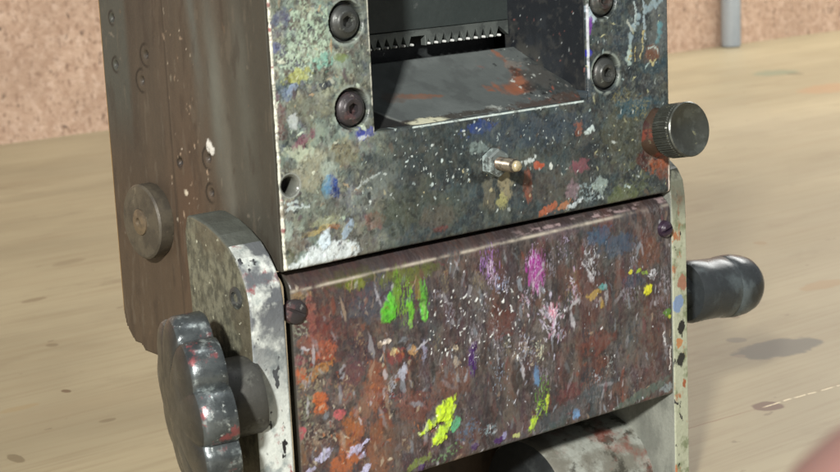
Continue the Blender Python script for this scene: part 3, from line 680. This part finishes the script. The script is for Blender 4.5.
    P(405, 276, 22, 10, (96, 106, 44), .8, .5, .7, st=(1.8, .6)); P(425, 270, 14, 8, (84, 92, 48), .6)
    G = (82, 178, 44)
    P(404, 298, 7, 22, (112, 158, 44), .9, .5, 1., st=(2.2, .5), hgt=.1, holes=.9); P(397, 292, 4, 18, (104, 146, 40), .85, .5, 1., st=(2.2, .5))
    P(388, 313, 7, 12, G, 1, .3, .8, hgt=.35, gloss=.8); P(393, 305, 4, 14, (92, 190, 52), .95, .4, .9, st=(1.6, .6), hgt=.2)
    P(411, 308, 3.2, 16, (104, 180, 50), .95, .45, 1., st=(2, .5), hgt=.2); P(410, 324, 2, 5, (132, 186, 80), .8, .4, 1.)
    P(424, 300, 4.6, 19, (92, 172, 52), .95, .45, 1., st=(2, .5), hgt=.25); P(425, 314, 3.6, 8, (96, 196, 60), 1, .3, 1., hgt=.25); P(418, 290, 2.5, 14, (120, 104, 52), .8, .5, 1.)
    # purple streaks
    Q = dict(st=(2.6, .5), holes=.92)
    P(489, 262, 9, 16, (150, 110, 176), .9, .5, .9, hgt=.12, **Q); P(492, 272, 5, 14, (206, 186, 214), .85, .5, 1., hgt=.12, **Q); P(499, 283, 6, 8, (150, 170, 206), .8, .5, 1., **Q)
    P(536, 272, 8, 19, (158, 50, 146), .95, .45, .9, st=(2.6, .5), hgt=.15); P(534, 262, 6, 15, (196, 166, 206), .7, .5, 1., **Q); P(543, 268, 3, 20, (170, 110, 170), .8, .5, 1., **Q); P(537, 285, 5, 9, (204, 168, 206), .75, .5, 1., **Q)
    P(473, 360, 3.6, 17, (60, 24, 92), 1, .4, .9, st=(1.6, .8), hgt=.3, gloss=.8); P(475, 347, 2.5, 5, (52, 20, 80), 1)
    for a, b, rx, ry in ((476, 447, 5, 3.5), (500, 440, 5, 3), (422, 468, 4, 4)): P(a, b, rx, ry, (58, 28, 84), 1, .45, 1., hgt=.25, gloss=.8)
    # white and lilac bursts
    def burst(px, py, r, cols, n=26, w=.28, down=1.25):
        u, v = p.px(px, py); r /= 3.4
        for i in range(int(n*2.6)):
            du_, dv_ = p.rng.normal(0, .42)*r, p.rng.normal(0, .5)*r*down
            a = math.pi/2-.9*du_/r+p.rng.normal(0, .35)
            p.stamp(u+du_, v+dv_, w*p.rng.uniform(.8, 3.4), w*p.rng.uniform(.4, 1.3), a, cols[p.rng.integers(len(cols))], p.rng.uniform(.25, .85), .1, .8)
    lil = [(204, 202, 222), (176, 170, 196), (222, 222, 232), (196, 150, 176)]
    burst(592, 264, 11, [(200, 204, 212), (228, 232, 236), (160, 160, 170)], 30)
    burst(553, 322, 17, lil, 60, .34); burst(553, 312, 8, [(200, 130, 150), (224, 200, 212)], 16, .35); burst(575, 290, 8, lil, 22, .3, 1.8); burst(527, 300, 9, lil, 22, .22)
    burst(525, 350, 13, [(206, 206, 220), (190, 180, 160), (170, 176, 196)], 34, .26, 1.5); burst(540, 350, 9, [(200, 190, 160), (190, 200, 180)], 20, .22); burst(505, 285, 8, [(190, 190, 206)], 14, .2)
    burst(495, 328, 5, [(190, 206, 214)], 12, .2, 2); burst(610, 365, 10, [(150, 160, 160), (190, 190, 180)], 14, .18); burst(653, 275, 7, [(214, 216, 222)], 14, .24, .7)
    burst(500, 375, 12, [(120, 136, 156), (160, 170, 184)], 18, .18, 1.6); burst(597, 378, 6, [(180, 190, 200)], 9, .2); burst(565, 245, 8, [(160, 150, 176)], 12, .2, 1.6)
    for _ in range(46):
        a_, b_ = p.rng.uniform(430, 668), p.rng.uniform(240, 400)
        c_ = [(150, 146, 160), (176, 170, 180), (90, 96, 104), (120, 80, 66), (60, 78, 92), (140, 128, 96), (86, 96, 70), (44, 40, 46)][p.rng.integers(8)]
        P(a_, b_, p.rng.uniform(3, 8), p.rng.uniform(6, 15), c_, .6, .6, 1.1, st=(2.2, .55), holes=.95, hgt=.08)
    for _ in range(24):
        a_, b_ = p.rng.uniform(295, 430), p.rng.uniform(330, 465)
        c_ = [(150, 130, 100), (128, 120, 108), (84, 60, 66), (120, 84, 60), (50, 46, 48), (140, 96, 90)][p.rng.integers(6)]
        P(a_, b_, p.rng.uniform(4, 10), p.rng.uniform(5, 12), c_, .6, .6, .9, st=(1.4, .8), holes=.95, hgt=.08)
    # reds right of centre
    P(592, 300, 18, 24, (92, 50, 44), .45, .5, .4, st=(2, .6)); P(500, 322, 14, 16, (96, 54, 46), .7, .5, .5); P(600, 342, 14, 12, (112, 58, 46), .55, .5, .5); P(655, 330, 12, 46, (84, 56, 52), .5, .5, .4)
    P(618, 245, 18, 10, (60, 84, 108), .6, .5, .6); P(600, 235, 12, 8, (58, 92, 122), .6, .5, .7); P(650, 250, 12, 16, (108, 66, 50), .6); P(560, 232, 20, 8, (106, 92, 100), .5)
    P(635, 330, 22, 30, (92, 90, 84), .6, .5, .5, holes=.95); P(570, 392, 12, 10, (104, 52, 58), .5, .5, .6); P(600, 362, 9, 9, (112, 62, 48), .4)
    P(595, 294, 8, 3.6, (176, 148, 78), .85, .3, .9, ang=15, hgt=.08); P(602, 303, 2, 6, (176, 148, 78), .8, .3, .9, ang=30)
    P(648, 290, 4, 5, (214, 214, 34), 1, .35, 1., hgt=.3); P(631, 272, 2, 2, (210, 206, 60), 1, .4); P(640, 271, 2.6, 2.6, (150, 180, 50), .95); P(646, 274, 3, 2, (140, 170, 60), .9)
    P(668, 313, 4, 5, (80, 130, 46), .9, .5, 1.); P(671, 316, 1.5, 2, (180, 190, 60), 1, .3); P(603, 287, 4, 4, (90, 170, 170), .7, .5, 1.); P(634, 281, 12, 6, (44, 60, 80), .7, .5, .7)
    # lime splat with a turquoise touch
    Y = (198, 232, 46)
    P(446, 411, 12, 9, Y, 1, .32, .9, ang=35, hgt=.45, gloss=.85); P(433, 423, 13, 4.5, Y, 1, .35, 1., ang=28, hgt=.4, gloss=.85); P(444, 430, 13, 6, (186, 226, 50), 1, .35, 1., ang=38, hgt=.4, gloss=.85)
    P(441, 440, 7, 4, Y, 1, .4, 1., ang=10, hgt=.35, gloss=.85); P(456, 424, 7, 6, (86, 178, 128), .9, .45, 1., ang=40, hgt=.2); P(418, 434, 2, 1.6, (206, 220, 150), 1, .3, 1.)
    p.line([(430, 430), (440, 425), (446, 420)], .32, (60, 56, 52), .9, -.3, .2)
    # green smear and blue at the bottom middle
    P(543, 392, 7, 14, (96, 150, 50), .85, .5, .9, st=(1.8, .7), holes=.92); P(541, 410, 6, 9, (142, 190, 40), .9, .45, 1., hgt=.15, holes=.92); P(533, 424, 3, 10, (178, 214, 50), .95, .4, 1., ang=-30, hgt=.2); P(548, 400, 2, 8, (190, 210, 70), .9, .4, 1., ang=-15)
    P(537, 378, 3, 12, (96, 136, 176), .85, .4, .8); P(577, 414, 3, 6, (110, 160, 210), .8, .5, 1.); P(556, 425, 16, 6, (58, 80, 78), .7, .5, .6, ang=14)
    P(470, 432, 12, 12, (84, 112, 140), .6, .5, .9, holes=.92); P(450, 452, 16, 5, (110, 150, 100), .7, .5, .9, ang=17, holes=.95); P(420, 462, 14, 4, (120, 140, 60), .7, .5, .9, ang=17)
    P(490, 430, 8, 5, (150, 176, 184), .6, .5, 1., holes=.92); P(517, 436, 4, 2.4, (196, 206, 130), .9, .3, 1.); P(505, 436, 3, 4, (150, 150, 190), .8, .5, 1.)
    P(560, 415, 60, 9, (70, 80, 86), .6, .5, .4, ang=14); P(640, 396, 36, 5, (84, 104, 96), .7, .5, .7, ang=12); P(668, 388, 7, 4, (140, 156, 160), .7, .5, 1.)
    p.line([(672, 345), (670, 368)], .3, (230, 226, 220), .9); p.line([(664, 332), (666, 348)], .3, (220, 220, 220), .8)
    # paint around the left screw
    P(297, 296, 12, 4, (150, 128, 92), .8, .5, 1.); P(298, 331, 11, 10, (150, 158, 140), .8, .5, 1., holes=.92); P(310, 312, 4, 24, (150, 90, 80), .6, .5, .8); P(297, 288, 1.8, 5, (200, 190, 170), .9)
    # everywhere: small flakes and drips
    rr_ = .3+.7*Rr
    p.grit([(48, 42, 46), (118, 108, 100), (62, 60, 68), (110, 64, 54), (92, 80, 84)], .8, .5, (1.3, .6), .05)
    p.grit([(40, 36, 40), (136, 128, 120), (66, 56, 60), (84, 88, 90)], 1.7, .5, (1.4, .6), .06)
    p.grit([(150, 140, 118), (60, 58, 54), (164, 96, 62), (128, 126, 108)], .9, .5, (1.2, .8), .06, lim=L*.9)
    p.grit([(186, 186, 190), (150, 146, 152)], 1.5, .5, (1.7, .55), .09, lim=ss(fbm(U*.12, V*.12, 71, 3), -.1, .35)*(1-L))
    drip = [(190, 190, 196), (150, 150, 156), (60, 40, 44), (120, 66, 50), (44, 44, 50), (160, 140, 120), (96, 100, 104), (104, 62, 66), (140, 150, 160)]
    p.flecks(1300, (286, 215, 676, 470), (.14, 1.2), drip, (.15, .6), .06, 3.5, .75)
    p.flecks(170, (440, 240, 676, 430), (.1, .32), [(226, 228, 232), (206, 210, 222), (190, 200, 206)], (.4, 1), .1, 3, .75)
    p.flecks(110, (430, 290, 520, 360), (.15, .5), [(226, 230, 228)], (.5, 1), .1, 2, .6)
    p.flecks(200, (286, 350, 420, 470), (.15, .7), [(160, 150, 130), (120, 60, 50), (60, 56, 56), (180, 170, 150), (170, 110, 70)], (.3, .85), .08, 2.5, .4)
    p.cloud((40, 36, 38), .8, .25, .4, .4, hgt=-.05)
    # highlight along the bend near the top, painted in as a light line
    bl = V-(-5.2+U*.012); p.wash((176, 168, 154), 1.15*np.exp(-(bl/.38)**2)*np.clip(.55+fbm(U*.25, V*.4, 61)*1.2, 0, .9)*(1-.5*ss(U, 90, 125)))
    p.wash((60, 50, 48), ss(bl, .4, 1.2)*.6); p.wash((170, 150, 150), ss(bl, .5, 1.)*(1-ss(bl, 1.6, 2.2))*ss(fbm(U*.35, V*1.2, 62), .0, .3)*.7*ss(U, 60, 90))
    lx = np.exp(-np.clip(U-1.6, 0, 9)/.5); p.wash((58, 56, 50), lx)
    p.h += .05*fbm(U*.3, V*.3, 301, 3)+.035*fbm(U*1.6, V*1.3, 302, 3)
    e = np.minimum.reduce([U-1.5, 130.2-U, V-PB]); p.h -= .7*np.exp(-np.clip(e, 0, 9)/.35)
    return p
def panel_map(U, V, h):
    k = np.clip((V+5.0)/3.6, 0, 1); return U, -h+.2+k**2*3.2, V
panel = sheet('splash_panel', np.arange(1.6, 130.1, .22), np.arange(PB, -1.3, .22), panel_paint, panel_map, None, 3.0, M_panel, mach)
for (sx, sy), r, a, mt in (((296, 312), 3.0, -.5, M_reddark), ((665.5, 229), 2.4, .3, patina('dark_violet_screw', srgb((50, 38, 52)), [(srgb((84, 72, 90)), 300, .55, .65, (1, 1, 1), .6)], .3))):
    q = on((sx, sy), 1, -.5); s_ = slot_screw((q[0], .1, q[2]), r, 1.5 if r > 2.5 else 1.9, a, mt, mach); s_.parent = panel

# ---- cheek plates either side of the panel
top = [(24, 12.2), (21, 12.4), (15, 11.2), (10, 9.2), (6, 7.0), (3, 4.4), (.5, 1.2), (-1.2, -2.2), (-2, -6)]
outl = [(-2, -95)]+top[::-1]+[(25.5, 8), (24.5, -20), (23, -30), (30, -60), (34, -95)]
def smooth_outline(pts, a, b):
    return pts
chL = finish(raw('cheek_plate', *prism(outl, -11.2, -1.7), M_cheekL, mach), .7, 3)
outr = [(.3, -95), (.3, -8), (.5, -2), (1.2, 2.5), (3.2, 5.6), (6, 7.6), (12, 9), (24, 10), (60, 8), (66, 0), (66, -95)]
chR = finish(raw('cheek_plate', *prism(outr, 130.5, 136.4), M_cheekR, mach), .5, 3)
chR['label'] = 'cream painted right cheek plate with black and blue marks'
chL['label'] = 'chipped white left cheek plate beside the handwheel'
q = on((236, 298), 0, -11.2)
v, f = lathe([(2.6, -.8), (2.7, .15), (2.2, .5), (1.5, .55), (1.4, .1), (.1, -.2)], q, (-1, 0, 0), 32)
shade_auto(finish(raw('cheek_screw', v, f, M_screw, mach))).parent = chL

# ---- lobed handwheel
wc = on((177, 410), 0, -27.)
def lobe(k, th):
    return .84+.19*abs(math.cos(4.5*th+.2))**.5
def hubmod(k, th): return 1
Rw = 21.5
prof = [(.1, 1.6), (6, 1.5), (12, 1.0), (17.4, .2), (19.8, -.5), (20.9, -1.2), (21.5, -2.2), (21.5, -8.6), (20.9, -9.4), (19, -9.7), (9, -9.9), (.1, -9.9)]
wax = Vector((-.95, .30, -.07)).normalized()
v, f = lathe(prof, (-27, wc[1], wc[2]), wax, 240, lambda k, th: lobe(k, th) if 3 <= k <= 9 else (1+(lobe(k, th)-1)*.5 if k in (2,) else 1))
wheel = raw('handwheel', v, f, M_wheel, mach, mats=[M_rim])
for p_ in wheel.data.polygons:
    if 5*240 <= p_.index < 8*240: p_.material_index = 1
finish(wheel); shade_auto(wheel, 40)
v, f = lathe([(9.2, -9.5), (9.4, -10), (9.4, -18.2), (8.8, -19.5), (.1, -19.5)], (-27, wc[1], wc[2]), wax, 64)
shade_auto(finish(raw('hub', v, f, M_hub, mach))).parent = wheel

# ---- boss disc with screw on the left casting
bc = on((141, 222), 0, -4.2)
v, f = lathe([(9.6, -4.4), (9.8, -3.9), (9.8, -.5), (9.3, 0), (8.6, .05), (.1, .2)], (-4.2, bc[1], bc[2]), (-1, 0, 0), 64)
boss = shade_auto(finish(raw('boss_disc', v, f, patina('brown_boss', srgb((84, 78, 66)), [(srgb((58, 54, 48)), 90, .45, .6, (1, 1, 1), .7), (srgb((118, 110, 94)), 200, .58, .66, (1, 1, 1), .6)], .45, .1), mach)))
v, f = lathe([(3.4, -.2), (3.4, .3), (2.9, .6), (1.2, .7), (1.0, .1), (.1, -.2)], (-4.4, bc[1], bc[2]), (-1, 0, 0), 36)
shade_auto(finish(raw('boss_screw', v, f, patina('brown_screw', srgb((110, 96, 76)), [(srgb((70, 62, 52)), 200, .45, .6, (1, 1, 1), .7)], .45, .2), mach))).parent = boss

# ---- nut and stud on the front
q = on((497, 163), 1, -2.)
v, f = lathe([(3.5, .6), (3.8, .2), (3.8, -2.2), (3.3, -2.7), (1.9, -2.7)], (q[0], -.4, q[2]), (0, 1, 0), 36, lambda k, th: math.cos(math.pi/6)/math.cos((th % (math.pi/3))-math.pi/6) if k < 4 else 1, .2)
M_nut = patina('paint_smeared_nut', srgb((112, 120, 118)), [(srgb((178, 194, 192)), 220, .48, .6, (1, 1, 1), .8), (srgb((60, 62, 60)), 260, .55, .63, (1, 1, 1), .8)], .3, .2)
M_tip = patina('worn_brass_tip', srgb((196, 184, 150)), [(srgb((120, 104, 80)), 400, .5, .6, (1, 1, 1), .7)], .3, .5)
nut = shade_auto(finish(raw('nut', v, f, M_nut, mach)), 25)
thr = [(1.75, 0)]
for i in range(11): thr += [(1.75, 2.6+i*.62), (1.5, 2.6+i*.62+.3)]
thr += [(1.55, 9.5), (1.3, 10.2), (.8, 10.4), (.1, 10.4)]
v, f = lathe(thr, (q[0], 0, q[2]), (-.03, -1, 0), 28)
stud = shade_auto(finish(raw('stud', v, f, M_brasstip, mach)), 50); stud.parent = nut
v, f = lathe([(1.5, 9.6), (1.35, 10.3), (1.0, 10.75), (.1, 10.9)], (q[0], 0, q[2]), (-.03, -1, 0), 20)
shade_auto(finish(raw('stud_tip', v, f, M_tip, mach)), 50).parent = stud

# ---- knurled thumb knob
kb = on((658, 136), 1, 0.); ax = Vector((-.04, -1, .17)).normalized()
kc = Vector((kb[0], 0, kb[2]+.9)); 
v, f = lathe([(6.6, -1.5), (6.6, 1.0), (5.9, 2.2), (5.2, 4.4), (5.0, 5.5)], kc, ax, 48, lambda k, th: 1+.06*math.sin(3*th+1)+.03*math.sin(7*th))
knob_c = shade_auto(finish(raw('knob_collar', v, f, M_rust, mach)))
kn = [(6.3, 4.9), (7.0, 5.3), (7.35, 5.6), (7.35, 10.8), (7.0, 11.2), (7.25, 11.3), (7.5, 11.6), (7.5, 12.3), (7.2, 12.6), (6.6, 12.4), (5, 11.6), (3, 10.9), (1, 10.5), (.1, 10.45)]
v, f = lathe(kn, kc, ax, 240, lambda k, th: 1+(.018*(1 if math.sin(60*th) > 0 else -1) if k in (2, 3) else 0))
knob = shade_auto(finish(raw('knurled_knob', v, f, M_knob, mach)), 30); knob_c.parent = knob

# ---- crank grip at the right
gc = on((690, 290), 1, 20.)
gp = [(5.5, -22), (5.6, -2), (8.8, -1.2), (9.6, .5), (9.3, 6), (9.2, 12), (9.6, 14.3), (9.2, 14.9), (9.6, 15.5), (9.8, 18), (9.4, 21.5), (8.6, 24.2), (7.2, 26.2), (5.0, 27.5), (2.6, 28.1), (.1, 28.2)]
gax = Vector((1, -.05, -.07)).normalized()
v, f = lathe(gp, Vector((gc[0]-1.5, 20, gc[2]-.3)), gax, 64)
shade_auto(finish(raw('crank_grip', v, f, M_grip, mach)), 50)

# ---- roller seen under the panel
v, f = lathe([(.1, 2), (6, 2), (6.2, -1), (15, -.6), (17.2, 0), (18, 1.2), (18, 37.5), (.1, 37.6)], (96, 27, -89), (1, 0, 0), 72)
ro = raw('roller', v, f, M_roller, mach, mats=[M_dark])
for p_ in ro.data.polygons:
    if p_.index < 4*72 or len(p_.vertices) > 4: p_.material_index = 1  # end face given the dark material to stand for its shade
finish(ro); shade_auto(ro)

# ------------------------------------------------------------------ setting
t = NT('pale_plywood'); 
g = t.noise(7, 6, t.map(scale=(.5, 5, 1)), .6, .6); g2 = t.noise(60, 5, t.map(scale=(.12, 2.4, 1)), .6); g3 = t.noise(3, 4)
g5 = t.noise(5, 5, t.map(loc=(8, 1, 0), scale=(.7, 1.6, 1)), .55, .4); g6 = t.noise(170, 4, t.map(scale=(.08, 2.2, 1)), .6)
c = t.mix(t.step(g5, .35, .65), srgb((136, 126, 100)), srgb((157, 146, 117)))
c = t.mix(t.math('MULTIPLY', t.step(g, .5, .75), .3), c, srgb((128, 108, 78)))
c = t.mix(t.math('MULTIPLY', t.step(g2, .5, .72), .24), c, srgb((118, 100, 74)))
c = t.mix(t.math('MULTIPLY', t.step(g6, .45, .68), .32), c, srgb((116, 98, 72)))
c = t.mix(t.math('MULTIPLY', t.step(g3, .45, .7), .4), c, srgb((154, 143, 118)))
c = t.mix(t.math('MULTIPLY', t.step(t.noise(22, 6, t.map(scale=(.6, 1.4, 1), loc=(3, 3, 0)), .7), .54, .72), .45), c, srgb((112, 98, 76)))
c = t.mix(t.math('MULTIPLY', t.step(t.noise(150, 4, t.map(scale=(.5, 1, 1))), .68, .73), .6), c, srgb((92, 76, 56)))
def tp(px, py): q = on((px, py), 2, TZ); return q[0]*MM, q[1]*MM
def blot(px, py, rx, ry, col, a=.85, wob=.45, ns=110):
    global c
    x0, y0 = tp(px, py); x1, _ = tp(px+rx, py); _, y1 = tp(px, py-ry)
    e0 = np.array(tp(px-rx, py+rx*.25)); e1 = np.array(tp(px+rx, py-rx*.25)); L = np.linalg.norm(e1-e0)/2
    f0 = np.array(tp(px, py+ry)); f1 = np.array(tp(px, py-ry)); H = np.linalg.norm(f1-f0)/2*.75
    c = t.mix(t.math('MULTIPLY', t.ell(x0, y0, L, H, wob, ns, math.atan2(*(e1-e0)[::-1])), a), c, srgb(col))
blot(778, 348, 36, 10, (82, 80, 70), .9); blot(737, 340, 7, 3.5, (104, 98, 84)); blot(768, 406, 12, 6, (86, 62, 46), .95, .35, 160)
blot(740, 356, 4, 2, (120, 106, 86)); blot(775, 73, 12, 3, (112, 118, 96)); blot(795, 74, 3, 1.5, (96, 90, 70)); blot(832, 88, 22, 4, (150, 116, 84), .6)
blot(830, 125, 25, 4, (136, 124, 98), .5); blot(783, 383, 5, 2, (112, 88, 64), .0); blot(66, 391, 4, 2.5, (90, 72, 50), .9)
blot(34, 300, 12, 2, (108, 92, 68), .6); blot(70, 262, 16, 2.5, (116, 102, 78), .5); blot(108, 420, 8, 2, (100, 86, 62), .6); blot(52, 345, 5, 2, (98, 84, 60), .6); blot(15, 458, 6, 7, (96, 84, 60), .7); blot(760, 243, 4, 2, (128, 108, 78), .8); blot(735, 317, 3, 1.6, (96, 78, 56), .8); blot(822, 285, 20, 4, (140, 112, 76), .6)
blot(20, 408, 20, 3, (140, 120, 84), .5); pass
# split in the veneer running along the grain
sx, sy, sz = t.sep(t.obj); yl = tp(760, 409)[1]; ya = tp(840, 385); yb = tp(692, 427)
slope = (ya[1]-yb[1])/(ya[0]-yb[0])
dl = t.math('SUBTRACT', sy, t.math('ADD', t.math('MULTIPLY', t.math('SUBTRACT', sx, yb[0]), slope), yb[1]))
dl = t.math('ABSOLUTE', t.math('ADD', dl, t.math('MULTIPLY', t.math('SUBTRACT', t.noise(90, 2), .5), .002)))
ln = t.step(dl, .0005, .0002)
c = t.mix(t.math('MULTIPLY', ln, t.math('MULTIPLY', t.step(sx, .24, .2), .8)), c, srgb((112, 80, 54)))
dash = t.step(t.noise(170, 2, t.map(scale=(1, .01, 1))), .42, .5)
ln2 = t.math('MULTIPLY', ln, t.math('MULTIPLY', t.step(sx, .223, .226), dash))
c = t.mix(ln2, c, srgb((214, 200, 168)))
M_table = t.out(c, t.rng(g, 0, 1, .38, .55), 0, t.bump(g2, .04, .0003), .5)
me = bpy.data.meshes.new('tabletop'); x0, x1, y0, y1 = -.75, 2.1, -.7, .915
me.from_pydata(*[[(x, y, z) for z in (0, -.03) for x, y in ((x0, y0), (x1, y0), (x1, y1), (x0, y1))], [], [(0, 1, 2, 3), (7, 6, 5, 4), (0, 4, 5, 1), (1, 5, 6, 2), (2, 6, 7, 3), (3, 7, 4, 0)]])
me.materials.append(M_table); tab = tag(link(bpy.data.objects.new('tabletop', me)), kind='structure')

t = NT('speckled_pink_wall')
base = t.mix(t.step(t.noise(110, 5), .3, .7), srgb((176, 146, 124)), srgb((196, 168, 146)))
base = t.mix(t.math('MULTIPLY', t.step(t.noise(150, 5, t.map(loc=(1, 5, 2), scale=(1, 1, .8)), .6), .5, .66), .7), base, srgb((210, 184, 164)))
base = t.mix(t.math('MULTIPLY', t.step(t.noise(200, 4, t.map(loc=(4, 2, 1), scale=(1.2, 1, .75)), .6, .4), .55, .64), .65), base, srgb((126, 98, 80)))
base = t.mix(t.math('MULTIPLY', t.step(t.noise(150, 3, t.map(loc=(9, 2, 6), scale=(1.3, 1, .7)), .55, .3), .64, .69), .85), base, srgb((84, 66, 54)))
n = t.noise(12, 3)
base = t.mix(t.math('MULTIPLY', t.step(n, .45, .7), .35), base, srgb((158, 132, 112)))
M_wall = t.out(base, .85, 0, t.bump(t.noise(220, 5), .5, .003))
me = bpy.data.meshes.new('wall'); y0, y1 = .915, .99
me.from_pydata([(x, y, z) for x in (-.9, 2.3) for y in (y0, y1) for z in (-.2, .75)], [], box(0, 1, 0, 1, 0, 1)[1])
me.materials.append(M_wall); wall = link(bpy.data.objects.new('wall', me)); finish(wall)
tag(wall, 'rough pinkish beige speckled wall behind the wooden top, out of focus', 'wall')
# pipe against the wall
pq = tp(731, 47)
bm = bmesh.new()
rr = .0105
for k, (z, r) in enumerate(((.0005, rr*1.0), (.004, rr*1.0), (.7, rr))):
    pass
me = bpy.data.meshes.new('pipe')
prof = [(.0102, .001), (.0105, .004), (.0105, .70), (.0100, .704)]
V_, F_ = [], []
for r, h in prof:
    for i in range(40): V_.append((r*math.cos(i*math.pi/20), r*math.sin(i*math.pi/20), h))
for k in range(3):
    for i in range(40): F_.append((k*40+i, k*40+(i+1) % 40, (k+1)*40+(i+1) % 40, (k+1)*40+i))
F_.append(tuple(range(39, -1, -1))); F_.append(tuple(range(120, 160)))
me.from_pydata(V_, [], F_); me.materials.append(patina('grey_painted_pipe', srgb((158, 166, 172)), [(srgb((140, 148, 156)), 20, .45, .6, (1, 1, .3), .6)], .4, 0, .05))
pipe = link(bpy.data.objects.new('pipe', me)); pipe.location = (pq[0], .902, 0); shade_auto(pipe)
tag(pipe, 'plain pale grey vertical pipe standing in front of the speckled wall', 'pipe')

# ------------------------------------------------------------------ hand close to the camera, lower right
t = NT('skin'); n = t.noise(60, 4); 
cS = t.mix(n, srgb((132, 98, 92)), srgb((146, 112, 104)))
t.b.inputs['Subsurface Weight'].default_value = .15; t.b.inputs['Subsurface Radius'].default_value = (.01, .004, .002); t.b.inputs['Subsurface Scale'].default_value = .5
M_skin = t.out(cS, .5, 0, t.bump(t.noise(900, 3), .2, .0002))
def campt(px, py, d):   # point at depth d (metres) along a viewing ray, frame mm
    return Vector(CAM)+Vector(R.T@(ray((px, py))*d*1000))
tip = campt(836, 424, .1)
rt = Vector(R.T@np.array([1, 0, 0])); dn = Vector(R.T@np.array([0, 1, 0])); fw = Vector(R.T@np.array([0, 0, 1]))
def loc(a, b, c_): return tip+rt*a+dn*b+fw*c_
chains = [
    # (x right, y down, z away, radius) from fingertip back to the knuckle
    [(0, 0, 0, 8.2), (3.5, 4.5, -.5, 9.6), (12, 17, -3, 10.2), (20, 29, -2, 10.6), (33, 48, 4, 11.2), (54, 70, 12, 12)],
    [(20, -6, 22, 6.0), (25, -3, 20, 7.4), (36, 6, 17, 8.2), (46, 15, 15, 8.6), (62, 32, 18, 9.6), (78, 52, 22, 10.5)],
    [(46, -8, 38, 6.0), (50, -4, 36, 7.2), (59, 5, 32, 7.8), (68, 14, 29, 8.3), (80, 28, 28, 9.2), (92, 44, 30, 10.2)],
    [(74, -4, 48, 5.2), (78, -1, 46, 6.2), (85, 6, 43, 6.8), (91, 13, 40, 7.2), (98, 24, 38, 8.2), (105, 38, 38, 9.2)],
]
thumb = [(24, 42, -30, 7.2), (29, 47, -28, 8.6), (42, 58, -22, 9.6), (58, 72, -12, 11), (84, 86, 6, 14)]
sv, se, sr = [], [], []
def addv(p_, r): sv.append(p_); sr.append(r); return len(sv)-1
wrist = addv((125, 112, 26), 21); palm = addv((98, 80, 22), 20); se.append((wrist, palm))
fore = addv((175, 170, 34), 25); fore2 = addv((240, 250, 40), 32); se += [(wrist, fore), (fore, fore2)]
for ch in chains:
    idx = [addv(q_[:3], q_[3]) for q_ in ch]; se += list(zip(idx[:-1], idx[1:])); se.append((idx[-1], palm))
idx = [addv(q_[:3], q_[3]) for q_ in thumb]; se += list(zip(idx[:-1], idx[1:])); se.append((idx[-1], wrist))
me = bpy.data.meshes.new('person')
hb = W(tip)
me.from_pydata([tuple((rt*a+dn*b+fw*c_)*.1) for a, b, c_ in sv], se, [])
hand = link(bpy.data.objects.new('person', me)); hand.location = hb
hand.modifiers.new('skin', 'SKIN'); me.materials.append(M_skin)
for v_, r in zip(me.skin_vertices[0].data, sr): v_.radius = (r*.1, r*.1)
me.skin_vertices[0].data[palm].use_root = True
m = hand.modifiers.new('sub', 'SUBSURF'); m.levels = 2; m.render_levels = 2
bpy.context.view_layer.update()
dg = bpy.context.evaluated_depsgraph_get(); mn = bpy.data.meshes.new_from_object(hand.evaluated_get(dg))
hand.modifiers.clear(); hand.data = mn
mn.transform(Matrix.Scale(.01, 4))
for p_ in mn.polygons: p_.use_smooth = True
if not mn.materials: mn.materials.append(M_skin)
# nails
tag(hand, 'bare hand reaching in at the lower right, only a blurred pink fingertip showing', 'person')

# ------------------------------------------------------------------ light
w = bpy.data.worlds.new('World'); S.world = w; w.use_nodes = True
w.node_tree.nodes['Background'].inputs[0].default_value = (.93, .97, 1, 1); w.node_tree.nodes['Background'].inputs[1].default_value = .28
def area(name, pos, target, size, power, col=(1, 1, 1), sy=None):
    l = bpy.data.lights.new(name, 'AREA'); l.shape = 'RECTANGLE'; l.size = size; l.size_y = sy or size; l.energy = power; l.color = col
    o = link(bpy.data.objects.new(name, l)); o.location = pos
    o.rotation_euler = (Vector(target)-Vector(pos)).to_track_quat('-Z', 'Y').to_euler(); return o
tg = Vector((.09, .03, .09))
area('key_lamp', (-1.03, -.915, .72), tg, .08, 40, (1, .97, .92))
area('added_overhead_light', (.2, -.1, 1.9), (.2, .2, 0), 1.1, 6, (.97, .99, 1), .7)  # unseen overhead light, added for highlights
area('added_overhead_light', (1.35, .6, 1.0), (1.25, .85, 0), 1.0, 24, (1, .99, .95), .8)  # unseen light, added to brighten the far right tabletop

# ------------------------------------------------------------------ camera
cam = bpy.data.cameras.new('camera'); co = link(bpy.data.objects.new('camera', cam)); S.camera = co
cam.sensor_width = 36; cam.lens = FPX/840*36; cam.clip_start = .01; cam.clip_end = 50
mat = Matrix.Identity(4)
for i in range(3): mat[i][0], mat[i][1], mat[i][2] = rt[i], -dn[i], -fw[i]
mat.translation = W(CAM); co.matrix_world = mat
cam.dof.use_dof = True; cam.dof.focus_distance = .435; cam.dof.aperture_fstop = 54
S.view_settings.view_transform = 'Standard'; S.view_settings.look = 'None'; S.view_settings.exposure = 0; S.view_settings.gamma = 1
